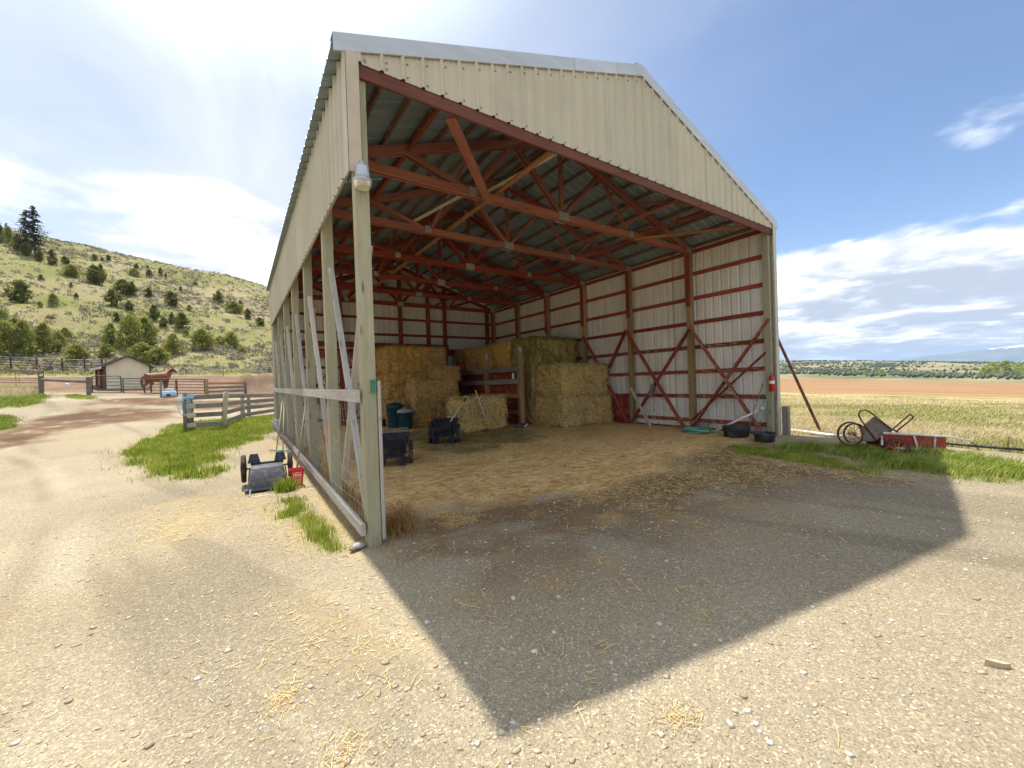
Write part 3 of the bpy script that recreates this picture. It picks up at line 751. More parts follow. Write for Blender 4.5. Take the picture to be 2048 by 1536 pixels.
            for s in (-0.07, 0.07):
                MB().box((xx(2.4), s, zb + 0.02), (0.14, 0.004, 0.14)).build('gusset_plate', MT['plate'], T)
                MB().box((xx(0.06), s, zb + 0.02), (0.22, 0.004, 0.13)).build('gusset_plate', MT['plate'], T)
        for s in (-0.03, 0.03):
            beam('king_post', (W / 2, s * 0.5, zb), (W / 2, s * 0.5, ztop(W / 2)), 0.088, 0.03, m, T, (0, 1, 0))
        for s in (-0.072, 0.072):
            pl = MB().box((W / 2, s, zb), (0.26, 0.004, 0.17))
            for q in range(6): pl.box((W / 2, s * 1.04, zb - 0.07 + q * 0.028), (0.24, 0.004, 0.008))
            pl.build('gusset_plate', MT['plate'], T)
            MB().box((W / 2, s, ztop(W / 2) - 0.03), (0.3, 0.004, 0.14)).build('gusset_plate', MT['plate'], T)
    # long runners laid over the bottom chords, stray diagonals
    beam('runner', (2.9, -0.05, 5.10), (2.9, D, 5.10), 0.088, 0.04, MT['orange'], B)
    beam('runner', (6.15, -0.05, 5.10), (6.15, D, 5.10), 0.088, 0.04, MT['redfade'], B)
    beam('diagonal_brace', (1.1, 0.06, 4.86), (2.75, 1.9, 4.90), 0.14, 0.04, RF, B)
    beam('diagonal_brace', (8.2, 0.06, 4.88), (6.75, 1.9, 4.92), 0.10, 0.04, MT['orange'], B)
    for (a, b) in (((3.55, 0.5, 5.5), (2.75, 2.2, 5.16)), ((2.6, 2.6, 5.3), (2.0, 4.2, 5.12))):
        beam('loose_board', a, b, 0.09, 0.02, MT['pale'], B)
    for i in (0, 1, 2, 3):   # sway braces from chord to ridge between trusses
        beam('diagonal_brace', (W / 2 + 0.1, YS[i] + 0.1, 5.06), (W / 2 + 0.1, YS[i + 1] - 0.1, 6.35), 0.04, 0.088, m, B)
        beam('diagonal_brace', (6.9, YS[i + 1], 5.09), (7.9, YS[i], 5.30), 0.088, 0.038, m, B)
    for i in range(6):   # slender lateral braces between neighbouring trusses
        for x in (2.38, 6.67):
            a, b = (YS[i], YS[i + 1]) if i % 2 == 0 else (YS[i + 1], YS[i])
            beam('lateral_brace', (x + 0.09, a, 5.05), (x + 0.09, b, ztop(x) - 0.02), 0.036, 0.07, RF if i < 2 else R, B)
        beam('lateral_brace', (1.25, YS[i], ztop(1.25) - 0.03), (1.25, YS[i + 1], ztop(1.25) - 0.03), 0.07, 0.036, R, B)
        beam('lateral_brace', (W - 1.25, YS[i], ztop(1.25) - 0.03), (W - 1.25, YS[i + 1], ztop(1.25) - 0.03), 0.07, 0.036, R, B)
    # purlins
    n = 10
    for k in range(n + 1):
        for a in (1, -1):
            x = -0.05 + k * (W / 2 - 0.01) / n
            xw = x if a == 1 else W - x
            beam('purlin', (xw, -0.07, zroof(xw) - 0.055), (xw, D + 0.1, zroof(xw) - 0.055), 0.04, 0.088, MT['purlin'], B, (-a * SLOPE, 0, 1))
    # gable header and front framing
    beam('header', (-0.05, -0.09, 4.87), (W + 0.05, -0.09, 4.87), 0.04, 0.15, MT['header'], B)
    # roof sheets
    for a in (1, -1):
        for k in range(14):
            y0 = -0.12 + k * 0.8786; y1 = y0 + 0.8786
            def place(u, v, h, a=a):
                x = v if a == 1 else W - v
                return Vector((x, u, zroof(min(x, W / 2) if a == 1 else max(x, W / 2)) + h))
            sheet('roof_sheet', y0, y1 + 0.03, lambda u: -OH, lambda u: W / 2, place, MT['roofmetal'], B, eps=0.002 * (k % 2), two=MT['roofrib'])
    MB().bar((W / 2, -0.13, zroof(W / 2) + 0.035), (W / 2, D + 0.13, zroof(W / 2) + 0.035), 0.30, 0.03).build('ridge_cap', MT['galv'], B)
    # cladding
    for k in range(10):   # right wall, back wall
        pass
    ny = 14; dy = (D + 0.22) / ny
    for k in range(ny):
        y0 = -0.11 + k * dy
        sheet('wall_sheet', y0, y0 + dy + (0.02 if k < ny - 1 else 0), lambda u: 0.06, lambda u: 5.12, lambda u, v, h: Vector((W + 0.112 + h, u, v)), MT['inside'], B, eps=0.0015 * (k % 2))
        sheet('wall_sheet', y0, y0 + dy + (0.02 if k < ny - 1 else 0), lambda u: 3.88 + 0.004 * math.sin(u * 27), lambda u: 5.12, lambda u, v, h: Vector((-0.112 - h, u, v)), MT['siding'], B, eps=0.0015 * (k % 2))
    nx = 10; dx = (W + 0.22) / nx
    for k in range(nx):
        x0 = -0.11 + k * dx; x1 = x0 + dx
        zt = lambda u: zroof(u) - 0.01
        if x0 < W / 2 - 0.01 < x1 - 0.02: segs = [(x0, W / 2), (W / 2, x1)]
        else: segs = [(x0, x1)]
        for s0, s1 in segs:
            sheet('wall_sheet', s0, s1, lambda u: 0.06, zt, lambda u, v, h: Vector((u, D + 0.112 + h, v)), MT['inside'], B, eps=0.0015 * (k % 2))
            sheet('gable_sheet', s0, s1, lambda u: 4.935, zt, lambda u, v, h: Vector((u, -0.118 - h, v)), MT['siding'], B, eps=0.0015 * (k % 2))
    # screws on the gable and the left band, joined: far too small to pick apart
    sc = MB()
    for k in range(int(W / 0.2286)):
        u = 0.2286 * k + 0.055
        for z in (4.985, zroof(u) - 0.22):
            sc.box((u, -0.124, z), (0.014, 0.012, 0.014))
    for k in range(int(D / 0.2286)):
        u = 0.2286 * k + 0.055
        for z in (3.96, 4.5, 5.0): sc.box((-0.118, u, z), (0.012, 0.014, 0.014))
    sc.build('screw_heads', MT['steel'], B, kind='stuff')
    # trims
    g = MT['galv']
    for a in (1, -1):
        pts = [(-OH - 0.01, zroof(-OH)), (W * 0.33, zroof(W * 0.33)), (W * 0.43, zroof(W * 0.43)), (W / 2, zroof(W / 2))]
        if a == -1: pts = [(-OH - 0.01, zroof(-OH)), (W / 2, zroof(W / 2))]
        for s in range(len(pts) - 1):
            (xa, za), (xb, zb_) = pts[s], pts[s + 1]
            if a == -1: xa, xb = W - xa, W - xb
            o = 0.003 * s
            t = MB()
            t.add([(xa, -0.150 - o, za + 0.03), (xb, -0.150 - o, zb_ + 0.03), (xb, -0.150 - o, zb_ - 0.145), (xa, -0.150 - o, za - 0.145),
                   (xa, -0.0, za + 0.034), (xb, -0.0, zb_ + 0.034), (xa, -0.138, za - 0.150), (xb, -0.138, zb_ - 0.150), (xa, -0.150 - o, za - 0.06), (xb, -0.150 - o, zb_ - 0.06), (xa, -0.155 - o, za - 0.065), (xb, -0.155 - o, zb_ - 0.065)],
                  [(3, 2, 11, 10), (10, 11, 9, 8), (8, 9, 1, 0), (0, 1, 5, 4), (3, 6, 7, 2)])
            t.build('rake_trim', g, B)
    for (x, zt, zb_, m) in ((-0.138, 5.08, 3.80, 'trim'), (W + 0.138, 5.08, 0.10, 'siding')):
        sgn = -1 if x < 0 else 1
        c = MB().box((x - sgn * 0.055, -0.146, (zt + zb_) / 2), (0.12, 0.006, zt - zb_)).box((x + sgn * 0.003, -0.075, (zt + zb_) / 2), (0.006, 0.148, zt - zb_))
        c.box((x - sgn * 0.118, -0.140, (zt + zb_) / 2), (0.016, 0.012, zt - zb_))
        c.build('corner_trim', MT[m], B)
    MB().box((-0.02, -0.085, 4.42), (0.05, 0.03, 1.05)).build('nailer_board', MT['grey'], B)
    # small fixtures screwed to the front left post
    sp = MB().lathe([(0.012, 0), (0.030, 0), (0.030, 0.006), (0.017, 0.012), (0.017, 0.025), (0.024, 0.03), (0.017, 0.035), (0.017, 0.05), (0.024, 0.055), (0.017, 0.06), (0.017, 0.085), (0.024, 0.09), (0.017, 0.095), (0.017, 0.115), (0.030, 0.12), (0.030, 0.128), (0.012, 0.128)], 12)
    sp.build('insulator', MT['greenplastic'], B, True, loc=(0.03, -0.095, 1.58))
    beam('batten', (0.095, -0.055, 0.04), (0.095, -0.055, 1.70), 0.036, 0.05, MT['white_board'], B, (0, 1, 0))
    # red boards low on the right wall past the bales
    MB().box((W - 0.055, 4.62, 0.62), (0.03, 1.05, 0.92)).build('wall_board', MT['redboard'], B)
    return B
BARN = build_barn()

def build_yard_light():
    L = empty('yard_light', (-0.02, -0.165, 3.70), label='round grey barn light with clear lens on the front left post', cat='lamp')
    MB().lathe([(0.0, 0.20), (0.028, 0.20), (0.030, 0.17), (0.05, 0.165), (0.064, 0.15), (0.072, 0.06), (0.075, 0.03), (0.092, 0.022), (0.094, 0.0), (0.086, -0.004)], 28).build('housing', MT['galv'], L, True)
    ln = NT('frosted_lamp_lens', 0.25, 0.5); ln.color((0.72, 0.66, 0.50)); ln.b.inputs['Transmission Weight'].default_value = 0.35
    MB().lathe([(0.085, 0.0), (0.080, -0.035), (0.072, -0.055), (0.058, -0.062), (0.05, -0.05), (0.0, -0.045)], 28).build('lens', ln.m, L, True)
    v = MB()
    for k in range(16):
        a = 2 * math.pi * k / 16; v.box((0.0745 * math.cos(a), 0.0745 * math.sin(a), 0.038), (0.008, 0.008, 0.012), Matrix.Rotation(a, 3, 'Z'))
    v.build('vents', MT['steel'], L)
    MB().tube([(0, 0, 0.17), (0, 0.03, 0.23), (0, 0.10, 0.24)], 0.02, 8).build('bracket', MT['galv'], L, True)
build_yard_light()
# ---------------------------------------------------------------- hay and straw bales
FLOOR = 0.2
def bale_material(name, c1, c2, c3):
    t = NT(name, 0.95, 0.1)
    f = None
    for rot in ((0.4, 0.2, 0.3), (1.3, 0.9, 1.2), (2.2, 0.4, 2.5), (0.9, 2.1, 0.6)):
        n = t.noise(t.coord((5, 34, 34), rot=rot, rnd=True), 1.0, 3, 0.55, 0.7)
        f = n if f is None else t.math('MAXIMUM', f, n)
    c = t.ramp(f, [(0.42, tuple(x * 0.5 for x in c1)), (0.50, c1), (0.60, c2), (0.74, c3)])
    b = t.noise(t.coord(rnd=True), 2.4, 6, 0.65)
    c = t.mix(t.math('MULTIPLY', t.ramp(b, [(0.42, 0.0), (0.7, 1.0)]), 0.5), c, tuple(x * 0.6 for x in c2))
    t.color(c); t.bump(t.math('ADD', f, t.math('MULTIPLY', b, 0.6)), 1.0, 0.05)
    return t.m
def straw_material(name, c1, c2):
    t = NT(name, 0.8, 0.2)
    g = t.n('ShaderNodeNewGeometry')
    t.color(t.ramp(g.outputs['Random Per Island'], [(0.0, tuple(x * 0.6 for x in c1)), (0.55, tuple((a + b) / 2 for a, b in zip(c1, c2))), (1.0, c2)]))
    return t.m
MT['gold'] = bale_material('golden_straw_bale', (0.46, 0.215, 0.04), (0.82, 0.455, 0.115), (0.95, 0.63, 0.23))
MT['olive'] = bale_material('greenish_hay_bale', (0.42, 0.25, 0.07), (0.80, 0.535, 0.19), (0.95, 0.74, 0.35))
MT['green'] = bale_material('green_hay_bale', (0.27, 0.21, 0.055), (0.58, 0.465, 0.145), (0.80, 0.66, 0.29))
MT['goldstraw'] = straw_material('golden_straw_stalks', (0.50, 0.30, 0.09), (0.88, 0.66, 0.30))
MT['olivestraw'] = straw_material('greenish_hay_stalks', (0.44, 0.31, 0.10), (0.86, 0.70, 0.34))
MT['greenstraw'] = straw_material('green_hay_stalks', (0.13, 0.125, 0.035), (0.42, 0.38, 0.14))
def box_surface(size, step, r):
    """rounded, subdivided box standing on z=0, as V, F arrays"""
    lx, ly, lz = size; V = []; F = []
    def face(o, u, v, nu, nv):
        base = len(V)
        for i in range(nu + 1):
            for j in range(nv + 1):
                V.append(o + u * (i / nu) + v * (j / nv))
        for i in range(nu):
            for j in range(nv):
                a = base + i * (nv + 1) + j; F.append((a, a + nv + 1, a + nv + 2, a + 1))
    X, Y, Z = Vector((lx, 0, 0)), Vector((0, ly, 0)), Vector((0, 0, lz)); o = Vector((-lx / 2, -ly / 2, 0))
    nx, ny, nz = [max(2, int(q / step)) for q in size]
    face(o, X, Z, nx, nz); face(o + Y, Z, X, nz, nx); face(o, Z, Y, nz, ny); face(o + X, Y, Z, ny, nz); face(o + Z, X, Y, nx, ny); face(o, Y, X, ny, nx)
    V = np.array([tuple(v) for v in V]); F = np.array(F)
    c = np.array([0, 0, lz / 2]); hlf = np.array([lx, ly, lz]) / 2
    q = V - c; inner = np.clip(q, -(hlf - r), hlf - r); d = q - inner; ln = np.linalg.norm(d, axis=1, keepdims=True)
    N = np.where(ln > 1e-9, d / np.maximum(ln, 1e-9), 0)
    P = inner + N * r + c
    return P, F, N
def bale_mesh(name, size, mat, seed, rows=0):
    P, F, N = box_surface(size, 0.05, 0.13)
    k = P + seed * 3.7
    n = fbm(k[:, 0] * 8 + k[:, 2] * 3.3, k[:, 1] * 8 - k[:, 2] * 7.1, seed, 4) - 0.5
    n2 = fbm(k[:, 0] * 1.4 + k[:, 2], k[:, 1] * 1.4 + k[:, 2] * 1.2, seed + 3, 2) - 0.5
    dsp = n * 0.20 + n2 * 0.12
    if rows: dsp = dsp - 0.045 * np.clip(np.cos(P[:, 2] / size[2] * rows * 2 * math.pi + n2 * 3) - 0.6, 0, 1) * 2.5
    else:    # flakes along the length
        dsp = dsp - 0.035 * np.clip(np.cos(P[:, 0] * 2 * math.pi / 0.31 + n2 * 5) - 0.7, 0, 1) * 3
    P = P + N * dsp[:, None]
    P[:, 2] = np.maximum(P[:, 2], 0.0)
    me = np_mesh(name, P, F, mat, True)
    bm = bmesh.new(); bm.from_mesh(me); bmesh.ops.remove_doubles(bm, verts=bm.verts, dist=0.03); bmesh.ops.recalc_face_normals(bm, faces=bm.faces); bm.to_mesh(me); bm.free()
    return me
def stalks(P, N, n, rng, lmin, lmax, w, lift=0.25, align=None):
    """n thin quads over surface points P with normals N"""
    i = rng.integers(0, len(P), n); p = P[i] + rng.normal(0, 0.03, (n, 3)) * (1 - np.abs(N[i])); nn = N[i]
    d = rng.normal(0, 1, (n, 3))
    if align is not None: d = d * 0.5 + np.asarray(align)
    d -= nn * (d * nn).sum(1, keepdims=True); d /= np.linalg.norm(d, axis=1, keepdims=True) + 1e-9
    d = d + nn * rng.uniform(-0.02, lift, (n, 1)); d /= np.linalg.norm(d, axis=1, keepdims=True)
    s = np.cross(d, nn); s /= np.linalg.norm(s, axis=1, keepdims=True) + 1e-9
    L = rng.uniform(lmin, lmax, (n, 1)); ww = w * rng.uniform(0.6, 1.3, (n, 1))
    a = p - d * L / 2 + nn * 0.006; b = p + d * L / 2 + nn * 0.01
    V = np.stack([a - s * ww, a + s * ww, b + s * ww, b - s * ww], 1).reshape(-1, 3)
    return V, np.arange(4 * n).reshape(-1, 4)
_bales = {}
def bale(size, kind, seed, x, y, z, label, group, rz=0.0, rows=0):
    key = (size, kind, seed, rows)
    if key not in _bales:
        me = bale_mesh('bale', size, MT[kind], seed, rows)
        P, F, N = box_surface(size, 0.055, 0.06)
        keep = np.abs(N).sum(1) > 0; P, N = P[keep], N[keep]
        keep = N[:, 2] > -0.5; P, N = P[keep], N[keep]
        V, FF = stalks(P, N, 5200, np.random.default_rng(seed), 0.08, 0.26, 0.0060, 0.6)
        _bales[key] = (me, np_mesh('loose_stalks', V, FF, MT[kind + 'straw']))
    b = empty('hay_bale', (x, y, z), rz, label=label, cat='hay bale', group=group)
    hx, hy, hz = size[0] / 2, size[1] / 2, size[2]
    for q in (-0.55, 0.0, 0.55):
        tk = (size, q)
        if tk not in _bales:
            e = 0.012; pts = [(q * hx, -hy - e, 0.06), (q * hx + 0.01, -hy - e, hz * 0.5), (q * hx, -hy - e, hz - 0.07), (q * hx, -hy + 0.06, hz + e), (q * hx - 0.01, 0, hz + e), (q * hx, hy - 0.06, hz + e), (q * hx, hy + e, hz - 0.07), (q * hx, hy + e, 0.06)]
            _bales[tk] = MB().tube(pts, 0.006, 4).mesh('twine', MT['rope'])
        mobj('twine', _bales[tk], b)
    mobj('compressed_hay', _bales[key][0], b); mobj('loose_stalks', _bales[key][1], b, kind='stuff')
    return b
def build_bales():
    g = 'big square bales stacked in the barn'
    S = (2.1, 1.45, 0.93)
    bale(S, 'olive', 1, 7.88, 5.38, FLOOR, 'olive yellow hay bale on the floor at the front of the right stack', g, 0.01, 4)
    bale((1.95, 1.35, 0.98), 'olive', 2, 7.92, 5.46, FLOOR + 0.92, 'pale yellow hay bale on top of the front right stack', g, -0.01)
    for k in range(3):
        z = FLOOR + 0.96 * k
        bale((2.05, 1.2, 0.97), ('olive', 'olive', 'green')[k], 3 + k, 7.95, 6.85, z, ('hay bale at the bottom of the tall right stack beside the red partition post', 'hay bale in the middle of the tall right stack beside the partition post', 'green hay bale topmost on the tall right stack')[k], g, 0.02)
    for j, (y, nm) in enumerate(((8.08, 'first'), (9.28, 'second'), (10.48, 'third'), (11.35, 'last'))):
        for k in range(3):
            lev = ('bottom', 'middle', 'top')[k]
            bale((2.05, 1.16 if j < 3 else 0.55, 0.95), 'gold', 6 + 100 * (j % 2), 7.88 - 0.02 * j, y, FLOOR + 0.95 * k, f'brown hay bale behind the red partition, {nm} past the tall stack, {lev} layer', g)
    T = (2.35, 1.25, 0.95)
    for k in range(3):
        bale(T, 'gold', 7, 4.43, 10.75, FLOOR + 0.95 * k, ('golden straw bale at the bottom of the tall left stack', 'golden straw bale in the middle of the tall left stack', 'golden straw bale topmost on the tall left stack')[k], g, 0.015 * (k - 1))
    bale((1.75, 1.15, 0.82), 'gold', 9, 4.62, 9.45, FLOOR, 'golden straw bale on the floor behind the two teal bins', g, 0.02)
    bale((1.65, 1.05, 0.80), 'gold', 10, 4.70, 9.50, FLOOR + 0.80, 'golden straw bale stacked above the teal bins, second layer', g, -0.03)
    bale((0.85, 1.0, 0.45), 'gold', 11, 5.25, 9.65, FLOOR + 1.58, 'short golden straw bale end on the stepped left stack', g, 0.02)
    bale((0.42, 1.0, 0.85), 'gold', 12, 3.42, 9.75, FLOOR, 'narrow golden straw flake leaning on the left stack beside the bins', g, 0.05)
    bale((1.38, 1.25, 0.98), 'olive', 13, 4.98, 6.65, FLOOR, 'single pale hay bale in front with yellow fork leaning on it', g, 0.03, 4)
build_bales()
# ---------------------------------------------------------------- things in and round the barn
def wheel_parts(parent, loc, r, w, tyre, rim, spokes=8, axis='X', hubr=0.03, spoke_r=0.006, thin=0.018):
    rot = Matrix.Rotation(math.pi / 2, 3, 'Y') if axis == 'X' else Matrix.Rotation(math.pi / 2, 3, 'X')
    wh = empty('wheel', loc, parent=parent)
    n = 28
    ty = MB().lathe([(r - thin * 1.6, -w / 2), (r - thin * 0.5, -w / 2), (r, -w * 0.25), (r, w * 0.25), (r - thin * 0.5, w / 2), (r - thin * 1.6, w / 2), (r - thin * 1.6, -w / 2)], n, m=rot)
    ty.build('tyre', tyre, wh, True)
    k = MB().lathe([(r - thin * 2.2, -w * 0.35), (r - thin * 1.55, -w * 0.35), (r - thin * 1.55, w * 0.35), (r - thin * 2.2, w * 0.35), (r - thin * 2.2, -w * 0.35)], n, m=rot)
    k.lathe([(0.001, -w * 0.7), (hubr, -w * 0.7), (hubr, w * 0.7), (0.001, w * 0.7)], 12, m=rot)
    for s in range(spokes):
        a = 2 * math.pi * s / spokes
        d = rot @ Vector((math.cos(a), math.sin(a), 0)); k.tube([d * hubr * 0.7, d * (r - thin * 1.9)], spoke_r, 5)
    k.build('rim', rim, wh)
    return wh
def make_cart(loc, rz, label, body, wheelm, group, flip=False, load=False, lift=0.0, tilt=0.0):
    c = empty('garden_cart', loc, rz, label=label, cat='cart', group=group)
    if flip:
        c.rotation_euler = (math.pi + tilt, 0, rz); c.rotation_mode = 'XYZ'; c.location = (loc[0], loc[1], loc[2] + lift)
    P = c
    # tub: outer shell, lip, inner shell in one loft
    def ring(hx, y0, y1, z, r=0.05):
        pts = []
        for sx, yy, a0 in ((1, y1, 0), (-1, y1, 90), (-1, y0, 180), (1, y0, 270)):
            for j in range(4):
                a = math.radians(a0 + 30 * j); sy = 1 if yy == y1 else -1
                pts.append(Vector((sx * (hx - r) + r * math.cos(a), yy - sy * r + r * math.sin(a), z)))
        return pts
    tub = MB().loft([ring(0.225, -0.36, 0.36, 0.205), ring(0.235, -0.37, 0.38, 0.215), ring(0.285, -0.44, 0.50, 0.535), ring(0.315, -0.475, 0.535, 0.535), ring(0.318, -0.478, 0.538, 0.56), ring(0.285, -0.45, 0.505, 0.565), ring(0.270, -0.425, 0.48, 0.535), ring(0.215, -0.35, 0.35, 0.235)], True)
    me = tub.mesh('tub', body); smooth_by_angle(me, 50); fix_normals(me); mobj('tub', me, P)
    # moulded skid with two feet
    sk = MB().box((0, -0.31, 0.19), (0.50, 0.10, 0.04))
    for s in (-1, 1):
        x0 = 0.20 * s
        sk.loft([[Vector((x0 + a * 0.095 * k, -0.30 + b * 0.06 * k, z)) for a, b in ((-1, -1), (1, -1), (1, 1), (-1, 1))] for z, k in ((0.17, 1.0), (0.015, 0.62))], True)
    sk.build('skid', body, P)
    MB().bar((-0.36, -0.08, 0.24), (0.36, -0.08, 0.24), 0.035, 0.035).build('axle', MT['steel'], P)
    for s in (-1, 1): wheel_parts(P, (0.345 * s, -0.08, 0.235), 0.235, 0.065, MT['tyre'], wheelm, 8, 'X', 0.045, 0.012, 0.03)
    MB().tube([(-0.24, 0.50, 0.53), (-0.24, 0.70, 0.60), (-0.22, 0.76, 0.62), (0.22, 0.76, 0.62), (0.24, 0.70, 0.60), (0.24, 0.50, 0.53)], 0.014, 8).build('handle', MT['steel'], P, True)
    for s in (-1, 1): MB().bar((0.27 * s, -0.44, 0.25), (0.302 * s, -0.46, 0.52), 0.02, 0.02).build('rib', body, P)
    return c
def build_carts():
    g = 'black plastic two-wheeled garden carts'
    p = ground_at(791, 931)
    make_cart((p.x + 0.05, p.y + 0.25, Hs(p.x, p.y) - 0.01), -0.42, 'black garden cart just inside the barn behind the front left post', MT['cartplastic'], MT['steel'], g)
    p = ground_at(893, 887)
    make_cart((p.x + 0.1, p.y + 0.28, Hs(p.x, p.y) - 0.01), -0.56, 'black garden cart standing before the single hay bale, tool handle in it', MT['cartplastic'], MT['steel'], g)
    q = ground_at(528, 980)
    make_cart((q.x + 0.08, q.y + 0.45, Hs(q.x, q.y)), -0.05, 'grey black garden cart lying upside down on the gravel outside', MT['cartgrey'], MT['tyre'], g, True, lift=0.54, tilt=-0.08)
build_carts()
def tool(name, label, p0, p1, r, hm, head=None, headm=None, cat='tool', grip=None, group=None):
    """a long handle from foot p0 to top p1; head builds at the foot in the handle's frame"""
    p0, p1 = Vector(p0), Vector(p1)
    o = empty(name, p0, label=label, cat=cat, group=group)
    d = p1 - p0
    MB().tube([(0, 0, 0), d * 0.5, d], [r, r * 1.05, r * 0.95], 8).build('handle', hm, o, True)
    if grip: MB().tube([d * 0.86, d * 1.005], r * 1.35, 8).build('grip', grip, o, True)
    if head: head(o, d.normalized(), headm)
    return o
def fork_head(n=4, w=0.2, ln=0.3, r=0.005):
    def f(o, d, m):
        x, y, z = frame(d, (0.3, 1, 0)); b = MB().tube([x * -w / 2, x * w / 2], r * 1.3, 6)
        for i in range(n):
            xx = x * (-w / 2 + w * i / (n - 1)); b.tube([xx, xx - d * ln * 0.6 + y * 0.02, xx - d * ln + y * 0.06], [r, r, r * 0.4], 5)
        b.build('tines', m, o)
    return f
def rake_head(w=0.36, ln=0.06):
    def f(o, d, m):
        x = Vector((1, 0, 0)) - d * d.x; x.normalize(); y = d.cross(x); b = MB().bar(x * -w / 2, x * w / 2, 0.02, 0.02)
        for i in range(12): xx = x * (-w / 2 + w * i / 11); b.tube([xx, xx + y * ln], 0.004, 4)
        b.build('rake_head', m, o)
    return f
def shovel_head(w=0.2, ln=0.28):
    def f(o, d, m):
        x, y, z = frame(d, (0.2, 1, 0)); rings = []
        for t, k, c in ((0.0, 0.25, 0.0), (0.12, 0.95, 0.02), (0.6, 1.0, 0.03), (0.88, 0.7, 0.035), (1.0, 0.15, 0.04)):
            rings.append([x * (w / 2 * k * s) - d * ln * t + y * (c * (1 - abs(s) * 0.8)) for s in (-1, -0.5, 0, 0.5, 1)] + [x * (w / 2 * k * s) - d * ln * t + y * (c * (1 - abs(s) * 0.8) - 0.004) for s in (1, 0.5, 0, -0.5, -1)])
        b = MB().loft(rings, True); b.tube([Vector((0, 0, 0)) + d * 0.12, -d * 0.03], 0.018, 8); b.build('blade', m, o)
    return f
def basket_head(o, d, m):
    """red plastic manure scoop: an open, slotted, tapering basket"""
    b = MB(); w, dp, h = 0.20, 0.15, 0.25
    def C(u, v, t): k = 1 - 0.28 * t; return Vector((u * w / 2 * k, v * dp / 2 * k, -h * t + 0.02))
    cs = [(-1, -1), (1, -1), (1, 1), (-1, 1)]
    for t in (0.0, 0.2, 0.55, 1.0):
        for i in range(4):
            p, q = C(*cs[i], t), C(*cs[(i + 1) % 4], t); b.bar(p, q, 0.012, 0.05 if t == 0 else 0.014)
    for i in range(4):
        (u0, v0), (u1, v1) = cs[i], cs[(i + 1) % 4]; n = 7
        for j in range(n):
            a = j / (n - 1); u, v = u0 + (u1 - u0) * a, v0 + (v1 - v0) * a; b.bar(C(u, v, 0), C(u, v, 1), 0.013, 0.009)
    for j in range(5): b.bar(C(-1 + j * 0.5, -1, 1), C(-1 + j * 0.5, 1, 1), 0.012, 0.01)
    b.build('basket', m, o)
